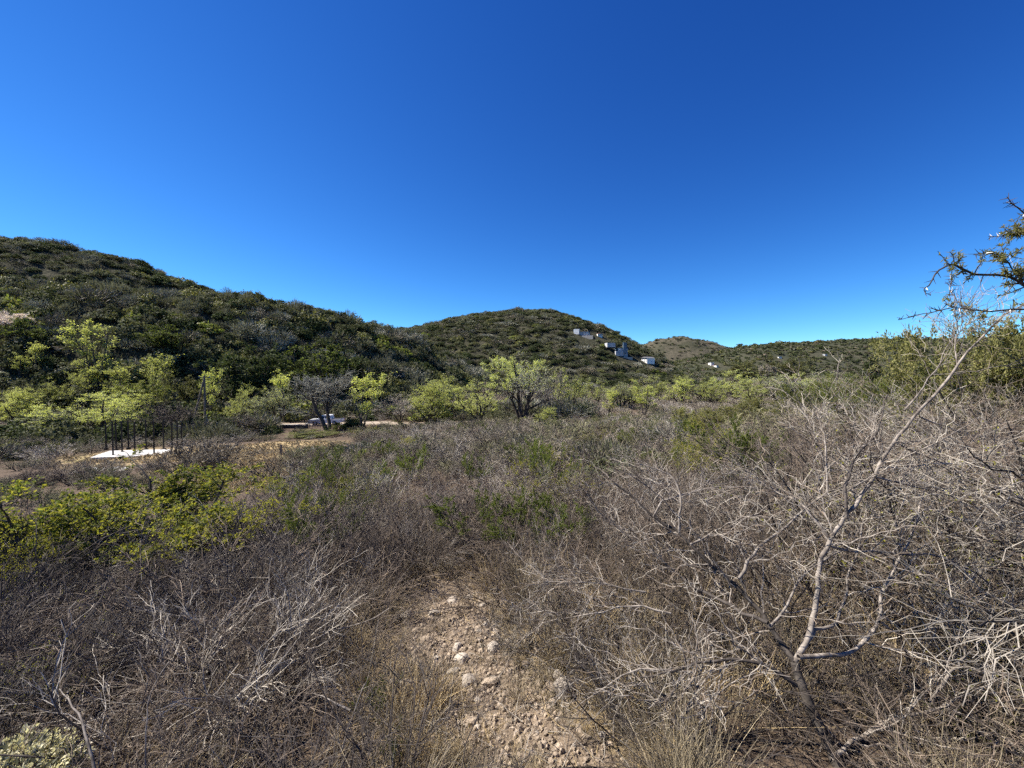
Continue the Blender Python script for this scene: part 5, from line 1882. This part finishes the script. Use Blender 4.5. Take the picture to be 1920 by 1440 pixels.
# dark-stemmed bushes and green shoots standing over the near scrub
RNG = np.random.default_rng(557)
for i in range(34):
    D = RNG.uniform(4.2, 13)
    px = RNG.uniform(470, 1480)
    x, y = (px - 960) / F * D, D
    if float(path_dist(np.array([x]), np.array([y]))[0]) < 1.5 or clear_mask(np.array([x]), np.array([y]))[0] > 0:
        continue
    pt, nm, nw = [(DKS, "dark_thorn_bush", "dark-stemmed bare bush"), (BR, "green_broom", "green-shooted broom"), (SML, "dark_thorn_bush", "tall dark bush with scattered yellow leaves"), (YB2, "yellow_bush", "feathery yellow-green thorn bush")][int(RNG.choice(4, p=[0.4, 0.25, 0.2, 0.15]))]
    hh = sight_h(x, y, h1(x, y), RNG.uniform(0.9, 1.3) * np.interp(px, [470, 700, 1300], [0.8, 1.0, 1.15]))
    ph, pw = dims(pt)[:2]
    sx = hh / ph * RNG.uniform(0.8, 1.1)
    thing(nm, pt, (x, y, h1(x, y) - 0.03), "%s %s" % (nw, near_place(x, y)), "bush", "bushes standing over the near scrub", RNG.uniform(0, 6.28), (sx, sx, hh / ph))

# rounded bare bushes standing out of the scrub
RNG = np.random.default_rng(556)
where = ["left of the dry grass clearing", "right of the dry grass clearing", "in front of the lime willow row", "in the scrub right of the willow row", "far out on the right valley floor"]
for _ in range(150):
    D = 16 + 150 * RNG.random() ** 1.7
    px = RNG.uniform(20, 1700)
    x, y = (px - 960) / F * D, D
    if clear_mask(np.array([x]), np.array([y]))[0] > 0 or abs(y - ROAD_Y(x)) < 5 or (508 < px < 660 and 30 < D < 76) or (px < 350 and D > 30) or h1(x, y) > near(x, y) + 0.2:
        continue
    pt = T['bush'][int(RNG.integers(0, 2))]
    hh = RNG.uniform(1.2, 1.8) * (1 if 25 < D < 75 else 1.25 if D > 75 else 0.75)
    ph, pw = dims(pt)[:2]
    sx = hh * RNG.uniform(1.5, 2.2) / pw
    zone = where[0 if px < 200 else 1 if px < 720 else 2 if px < 1060 else 3 if D < 80 else 4]
    thing("bare_bush", pt, (x, y, h1(x, y) - 0.05), "%s rounded bare bush %s" % ("low" if hh < 1.3 else "tall" if hh > 1.75 else "grey-brown", zone), "bush", "bare bushes of the valley", RNG.uniform(0, 6.28), (sx, sx, hh / ph))

RNG = np.random.default_rng(558)
for _ in range(130):
    D = 10 + 60 * RNG.random() ** 1.3
    px = RNG.uniform(520, 1700)
    x, y = (px - 960) / F * D, D
    if clear_mask(np.array([x]), np.array([y]))[0] > 0 or abs(y - ROAD_Y(x)) < 5 or (abs(px - 612) < 45 and D > 30):
        continue
    k = int(RNG.choice([1, 2, 3, 8, 4, 0, 7], p=[0.16, 0.18, 0.16, 0.2, 0.12, 0.1, 0.08]))
    hh = RNG.uniform(0.75, 1.35) * np.interp(D, [10, 30], [0.72, 1.05])
    sx = hh * RNG.uniform(0.8, 1.15)
    if len(where) < 6:
        where.append("on the right slope")
    zone = where[1 if px < 720 else 2 if px < 1060 else 3 if D > 25 else 5]
    thing("slope_shrub", HS[k], (x, y, h1(x, y) - 0.08), "%s %s" % (KINDW[k].replace("tall ", ""), zone), "shrub", "rounded shrubs among the bare scrub", RNG.uniform(0, 6.28), (sx, sx, hh), (RNG.uniform(-.1, .1), RNG.uniform(-.1, .1)))

# scattered green and olive bushes among the bare scrub
RNG = np.random.default_rng(555)
k = 0
where = ["between the clearing and the willows", "in the middle of the valley scrub", "in the scrub below the tallest tree", "in the scrub right of the tallest tree", "on the right slope among bare scrub"]
for _ in range(80):
    D = RNG.uniform(9, 75)
    px = RNG.uniform(560, 1650)
    x, y = (px - 960) / F * D, D
    if clear_mask(np.array([x]), np.array([y]))[0] > 0 or abs(y - ROAD_Y(x)) < 4:
        continue
    pt, nm = [(OL2, "olive"), (YB2, "yellowish"), (BR, "fresh green"), (JUN, "dark green")][int(RNG.choice(4, p=[0.3, 0.3, 0.25, 0.15]))]
    hh = RNG.uniform(0.9, 1.5) * (1 if D > 20 else 0.8)
    ph, pw = dims(pt)[:2]
    sx = hh / ph * RNG.uniform(0.9, 1.3)
    zone = where[0 if px < 760 else 1 if px < 930 else 2 if px < 1080 else 3 if px < 1330 else 4]
    thing("slope_bush", pt, (x, y, h1(x, y) - 0.03), "%s%s bush %s" % ("small " if hh < 1.1 else "", nm, zone), "bush", "leafy bushes among the bare scrub", RNG.uniform(0, 6.28), (sx, sx, hh / ph))


# cream flower cushion in the bottom left corner
def cushion():
    global RNG
    RNG = np.random.default_rng(301)
    s, c = Geo(), Geo()
    a, ra = stems(20, 1.0, 0.26, 4, 0.1, 0, 0.004, 0.002, 0.08)
    s.tubes(a, ra, 3, "twig_dark")
    d = unit(RNG.normal(size=(700, 3)) * np.array([1, 1, 0.8]))
    d[:, 2] = np.abs(d[:, 2])
    p = d * np.array([0.27, 0.22, 0.17]) * (RNG.uniform(0.75, 1.08, (700, 1)) + 0.16 * np.sin(d[:, :1] * 9) * np.sin(d[:, 1:2] * 8 + 1))
    keep = RNG.random(700) < 0.8
    p, d = p[keep], d[keep]
    for _ in range(6):
        q = p + RNG.normal(0, 0.009, p.shape)
        c.leaves(q, d + RNG.normal(0, 0.8, p.shape), 0.021, 0.013, "leaf_cream")
    p2 = d * np.array([0.24, 0.2, 0.17])
    c.leaves(p2, d + RNG.normal(0, 0.6, p.shape), 0.04, 0.016, "leaf_grey")
    return [("stem", s.mesh("stem")), ("blossom", c.mesh("blossom"))]


p = P(45, 1425, 1.75)
thing("cream_flower_cushion", cushion(), (p[0] - 0.1, p[1], p[2] - 0.16), "cushion of cream-white flowers in the bottom left corner", "plant")


# ------------------------------------------------------------------ the pale thorn tree and the branch at the upper right
def trace(pts, D0, D1, n=None, jit=0.004):
    """a limb through photo positions, running from depth D0 to depth D1"""
    m = len(pts)
    q = np.array([P(px, py, D0 + (D1 - D0) * i / max(m - 1, 1)) for i, (px, py) in enumerate(pts)])
    n = n or max(8, m * 2)
    t = np.linspace(0, m - 1, n)
    out = np.stack([np.interp(t, np.arange(m), q[:, k]) for k in range(3)], 1)
    out[1:-1] += RNG.normal(0, jit, (n - 2, 3))
    return out


def taper(n, a, b):
    return np.linspace(a, b, n) ** 1.0


def thorn_tree():
    global RNG
    RNG = np.random.default_rng(401)
    limbs = [
        # pts, D0, D1, r0, r1, material
        ([(1600, 1500), (1572, 1440), (1540, 1365), (1504, 1292), (1490, 1241)], 1.72, 1.95, 0.025, 0.019, "bark_mid"),
        ([(1490, 1241), (1515, 1202), (1525, 1159), (1529, 1120), (1534, 1079), (1542, 1040), (1559, 1002), (1583, 976), (1607, 935), (1636, 896), (1664, 847), (1694, 806), (1722, 770), (1771, 721), (1795, 684), (1832, 641), (1885, 592), (1940, 560)], 1.95, 2.35, 0.0138, 0.004, "bark_pale"),
        ([(1490, 1241), (1465, 1205), (1444, 1174), (1427, 1146), (1387, 1106), (1350, 1073), (1294, 1021), (1274, 999), (1225, 969), (1181, 928), (1141, 896)], 1.95, 2.7, 0.0145, 0.005, "bark_dark"),
        ([(1440, 1168), (1387, 1146), (1350, 1122), (1298, 1098), (1258, 1065), (1189, 1013), (1153, 981), (1105, 937)], 2.0, 2.9, 0.010, 0.004, "bark_dark"),
        ([(1504, 1292), (1435, 1247), (1383, 1237), (1322, 1239), (1250, 1262), (1200, 1270)], 1.9, 2.0, 0.010, 0.003, "bark_dark"),
        ([(1340, 1500), (1318, 1424), (1294, 1380), (1278, 1347), (1246, 1303), (1213, 1283), (1173, 1285)], 1.75, 2.1, 0.013, 0.004, "bark_dark"),
        ([(1278, 1347), (1298, 1319), (1310, 1283), (1312, 1255)], 1.92, 2.0, 0.010, 0.005, "bark_pale"),
        ([(1515, 1202), (1530, 1180), (1564, 1171), (1573, 1156), (1585, 1122), (1594, 1070), (1606, 1046), (1615, 1000), (1619, 976), (1628, 924)], 1.97, 2.25, 0.009, 0.003, "bark_pale"),
        ([(1497, 1232), (1557, 1229), (1594, 1226), (1631, 1196), (1649, 1165), (1658, 1101), (1670, 1076), (1692, 1040), (1707, 1009), (1727, 950), (1733, 924), (1739, 901)], 1.92, 2.3, 0.0105, 0.003, "bark_pale"),
        ([(1557, 1024), (1609, 1035), (1692, 1038), (1750, 1040), (1802, 1058), (1848, 1086), (1900, 1130)], 2.05, 2.3, 0.007, 0.003, "bark_pale"),
        ([(1560, 1420), (1600, 1390), (1646, 1364), (1713, 1339), (1771, 1318), (1802, 1312), (1848, 1318), (1925, 1333)], 1.75, 2.0, 0.0095, 0.004, "bark_pale"),
        ([(1747, 1321), (1771, 1281), (1790, 1251), (1808, 1238), (1812, 1205), (1820, 1186)], 1.92, 2.0, 0.008, 0.003, "bark_pale"),
        ([(1587, 972), (1583, 905), (1596, 875), (1611, 849), (1641, 819), (1654, 770), (1664, 740)], 2.1, 2.5, 0.008, 0.003, "bark_dark"),
        ([(1385, 1085), (1403, 1049), (1427, 1021), (1463, 997), (1510, 954), (1551, 924), (1581, 912)], 2.1, 2.4, 0.009, 0.004, "bark_pale"),
        ([(1551, 1005), (1514, 954), (1485, 935), (1450, 918)], 2.08, 2.3, 0.007, 0.003, "bark_pale"),
        ([(1551, 924), (1549, 880), (1549, 837), (1542, 807), (1535, 785), (1531, 762)], 2.25, 2.4, 0.006, 0.003, "bark_pale"),
        ([(1641, 894), (1690, 903), (1731, 916), (1787, 931)], 2.15, 2.3, 0.006, 0.002, "bark_pale"),
        ([(1679, 830), (1720, 852), (1769, 871), (1810, 885)], 2.2, 2.4, 0.006, 0.002, "bark_pale"),
        ([(1724, 781), (1772, 800), (1800, 812)], 2.22, 2.4, 0.005, 0.002, "bark_pale"),
        ([(1274, 999), (1274, 960), (1276, 924), (1262, 892), (1230, 878), (1193, 870)], 2.35, 2.6, 0.008, 0.003, "bark_pale"),
        ([(1225, 969), (1242, 940), (1290, 924), (1334, 912), (1423, 912), (1480, 935)], 2.5, 2.6, 0.006, 0.002, "bark_pale"),
        ([(1294, 1021), (1340, 1000), (1375, 1015), (1400, 1045)], 2.3, 2.3, 0.008, 0.003, "bark_pale"),
        ([(1258, 1150), (1200, 1135), (1150, 1140), (1080, 1155), (1010, 1170)], 2.3, 2.5, 0.006, 0.002, "bark_pale"),
        ([(1210, 1110), (1120, 1090), (1060, 1092), (1020, 1090)], 2.4, 2.6, 0.005, 0.002, "bark_pale"),
        ([(1300, 1260), (1180, 1255), (1130, 1290), (1075, 1330)], 2.0, 2.1, 0.005, 0.002, "bark_pale"),
        ([(1444, 1174), (1480, 1130), (1500, 1080), (1560, 1040), (1600, 1030)], 2.0, 2.2, 0.007, 0.003, "bark_pale"),
        ([(1536, 1354), (1570, 1390), (1600, 1420), (1612, 1470)], 1.85, 1.8, 0.007, 0.003, "bark_pale"),
        ([(1649, 1165), (1690, 1190), (1760, 1175), (1830, 1165), (1900, 1150)], 2.02, 2.2, 0.006, 0.002, "bark_pale"),
        ([(1795, 684), (1790, 660), (1800, 620), (1820, 605)], 2.3, 2.4, 0.004, 0.002, "bark_pale"),
        ([(1695, 770), (1735, 720), (1760, 690), (1775, 650), (1790, 625)], 2.4, 2.6, 0.005, 0.002, "bark_pale"),
    ]
    root = bpy.data.objects.new("thorn_tree", None)
    C.objects.link(root)
    tag(root, "large pale-limbed leafless thorn tree leaning across the right of the picture", "tree")
    base = P(1600, 1500, 1.72)
    gz = h1(base[0], base[1])
    root.location = (base[0], base[1], gz)
    off = np.array([base[0], base[1], gz])
    allP, allR = [], []
    for i, (pts, D0, D1, r0, r1, mat) in enumerate(limbs):
        q = trace(pts, D0, D1)
        if i == 0:
            q[0] = (base[0] + 0.02, base[1], gz - 0.05)
        R = np.linspace(r0, r1, len(q)) * RNG.uniform(0.92, 1.1, len(q))
        g = Geo()
        g.tubes((q - off)[None], R[None], 8 if r0 > 0.009 else 6, mat)
        o = link("trunk" if i == 0 else "limb", g.mesh("limb", True), root)
        t = np.linspace(0, 1, 12)
        k = np.linspace(0, len(q) - 1, 12)
        allP.append(np.stack([np.interp(k, np.arange(len(q)), q[:, c] - off[c]) for c in range(3)], 1))
        allR.append(np.interp(k, np.arange(len(q)), R))
    A, RA = np.array(allP), np.array(allR)
    tw = Geo()
    b, rb = children(A[1:], RA[1:], 430, 0.12, 1.0, 0.42, 0.8, 9, 0.14, 0.0, 0.42, 0.0014, 0.22)
    rb = np.minimum(rb, 0.0042)
    tw.tubes(b, rb, 4, "bark_pale")
    c, rc = children(b, rb, 2300, 0.1, 1.0, 0.18, 0.8, 6, 0.18, 0.0, 0.6, 0.0009, 0.22)
    hb = len(c) // 2
    tw.tubes(c[:hb], rc[:hb], 3, "twig_grey")
    tw.tubes(c[hb:], rc[hb:], 3, "twig_brown")
    d, rd = children(c, rc, 2600, 0.1, 1.0, 0.05, 0.9, 3, 0.2, 0.0, 0.6, 0.0008, 0.1)
    tw.tubes(d, rd, 3, "twig_grey")
    o = link("twigs", tw.mesh("twigs"), root)
    tag(o, "fine zigzag grey twigs", kind="stuff")


def thorn_branch():
    global RNG
    RNG = np.random.default_rng(402)
    D = 1.75
    limbs = [
        ([(1990, 1500), (1985, 1100), (1990, 760), (1970, 600), (1945, 548)], 0.03, 0.014, "bark_dark"),
        ([(1945, 548), (1920, 532), (1892, 518), (1862, 516), (1820, 514), (1798, 502), (1781, 494), (1764, 504), (1751, 518), (1744, 534), (1732, 543), (1736, 549), (1745, 554)], 0.0085, 0.0016, "bark_dark"),
        ([(1960, 500), (1940, 430), (1920, 434), (1903, 440), (1878, 443), (1853, 443)], 0.006, 0.0016, "bark_dark"),
        ([(1955, 470), (1935, 410), (1909, 393), (1895, 379), (1888, 369)], 0.005, 0.0016, "bark_dark"),
        ([(1960, 590), (1920, 579), (1867, 584), (1834, 582), (1812, 580), (1787, 576), (1771, 569)], 0.006, 0.0018, "bark_dark"),
        ([(1812, 580), (1792, 562), (1781, 545), (1784, 530), (1782, 518)], 0.003, 0.0015, "bark_dark"),
        ([(1790, 576), (1759, 583), (1735, 588), (1712, 593), (1684, 600)], 0.003, 0.0014, "bark_dark"),
        ([(1920, 532), (1895, 500), (1880, 480), (1850, 475), (1825, 478)], 0.004, 0.0015, "bark_dark"),
        ([(1945, 548), (1960, 500), (1960, 470), (1955, 440)], 0.008, 0.005, "bark_dark"),
    ]
    root = bpy.data.objects.new("thorn_tree", None)
    C.objects.link(root)
    tag(root, "thorny leafy branch reaching in against the sky at the upper right", "tree")
    base = P(1990, 1500, D)
    gz = h1(base[0], base[1])
    root.location = (base[0], base[1], gz)
    off = np.array([base[0], base[1], gz])
    allP, allR = [], []
    for i, (pts, r0, r1, mat) in enumerate(limbs):
        q = trace(pts, D, D + 0.12 * ((i * 7) % 3 - 1) if i else D, jit=0.0015)
        if i == 0:
            q[0] = (base[0], base[1], gz - 0.1)
        R = np.linspace(r0, r1, len(q)) * (0.72 if i else 1.0)
        g = Geo()
        g.tubes((q - off)[None], R[None], 6, mat)
        link("trunk" if i == 0 else "limb", g.mesh("limb", True), root)
        k = np.linspace(0, len(q) - 1, 14)
        allP.append(np.stack([np.interp(k, np.arange(len(q)), q[:, c] - off[c]) for c in range(3)], 1))
        allR.append(np.interp(k, np.arange(len(q)), R))
    A, RA = np.array(allP), np.array(allR)
    # paired thorns, most dark and some white
    for sel, cnt, mat, L in ((slice(1, 8), 120, "bark_dark", 0.035), (slice(1, 8), 34, "thorn_white", 0.034)):
        t, rt = children(A[sel], RA[sel], cnt, 0.15, 1, L, 1.2, 2, 0, 0, 0.8, 0.0006, Ljit=0.3)
        rt[:, 0] = 0.0020
        g = Geo()
        g.tubes(t, rt, 3, mat)
        tag(link("thorns", g.mesh("thorns"), root), "white thorns" if mat != "bark_dark" else "dark thorns", kind="stuff")
    # leaf sprays on the inner half of the upper limbs
    sp = A[[1, 2, 7]][:, :8]
    b, rb = children(sp, RA[[1, 2, 7]][:, :8], 60, 0.05, 1, 0.085, 0.9, 5, 0.15, 0.05, 0.6, 0.001)
    tw = Geo()
    tw.tubes(b, rb, 3, "bark_dark")
    tag(link("twigs", tw.mesh("twigs"), root), "short dark side twigs", kind="stuff")
    p, tt = tips(b, 1100, 0.1)
    g = Geo()
    g.leaves(p, tt * 0.4 + RNG.normal(size=p.shape) * 0.7, 0.021, 0.0045, "leaf_acacia")
    g.leaves(p[:500], tt[:500] * 0.4 + RNG.normal(size=(500, 3)) * 0.7, 0.021, 0.0045, "leaf_acacia")
    tag(link("leaves", g.mesh("leaves"), root), "small olive leaf sprays", kind="stuff")


thorn_tree()
thorn_branch()


# dead sticks lying on the tangle
def stick(pts, D0, D1, r0, r1, label):
    q = trace(pts, D0, D1, jit=0.002)
    g = Geo()
    g.tubes((q - q[0])[None], np.linspace(r0, r1, len(q))[None], 6, "bark_pale")
    o = link("dead_stick", g.mesh("dead_stick", True))
    o.location = q[0]
    tag(o, label, "stick", "dead sticks in the tangle")


stick([(178, 1450), (165, 1390), (150, 1345), (130, 1312), (112, 1292)], 1.6, 1.8, 0.006, 0.002, "pale curved stick standing in the bottom left tangle")
stick([(272, 1450), (276, 1360), (278, 1310), (296, 1270), (318, 1240)], 1.7, 1.9, 0.003, 0.0015, "thin straight stalk right of the pale curved stick")
stick([(657, 1332), (630, 1318), (608, 1306), (585, 1299)], 1.9, 2.0, 0.005, 0.002, "short white stick left of the dark green feathery shrub")
stick([(640, 1410), (655, 1360), (680, 1290), (690, 1270)], 1.8, 1.95, 0.004, 0.002, "slanting pale stick beside the dark green feathery shrub")
stick([(590, 1190), (655, 1175), (700, 1160), (730, 1140)], 2.9, 3.0, 0.006, 0.003, "pale bent stick beside the path's left edge")


# ------------------------------------------------------------------ tell look-alikes apart by their order across the view
ORD = ["leftmost", "second from left", "third from left", "fourth from left", "fifth from left", "sixth from left", "seventh from left", "eighth from left", "ninth from left", "tenth from left",
       "eleventh from left", "twelfth from left", "thirteenth from left", "fourteenth from left", "fifteenth from left", "sixteenth from left", "seventeenth from left", "eighteenth from left", "nineteenth from left", "twentieth from left"]
same = {}
for o in C.objects:
    if o.parent is None and o.get('label') and o.get('category') and o.get('kind') is None:
        same.setdefault(o['label'], []).append(o)
for lb, obs in same.items():
    if 1 < len(obs) <= len(ORD):
        obs.sort(key=lambda o: o.location.x / max(o.location.y, 0.1))
        for i, o in enumerate(obs):
            w = "rightmost" if i == len(obs) - 1 else ORD[i]
            if len((lb + " " + w).split()) <= 16:
                o['label'] = lb + ", " + w
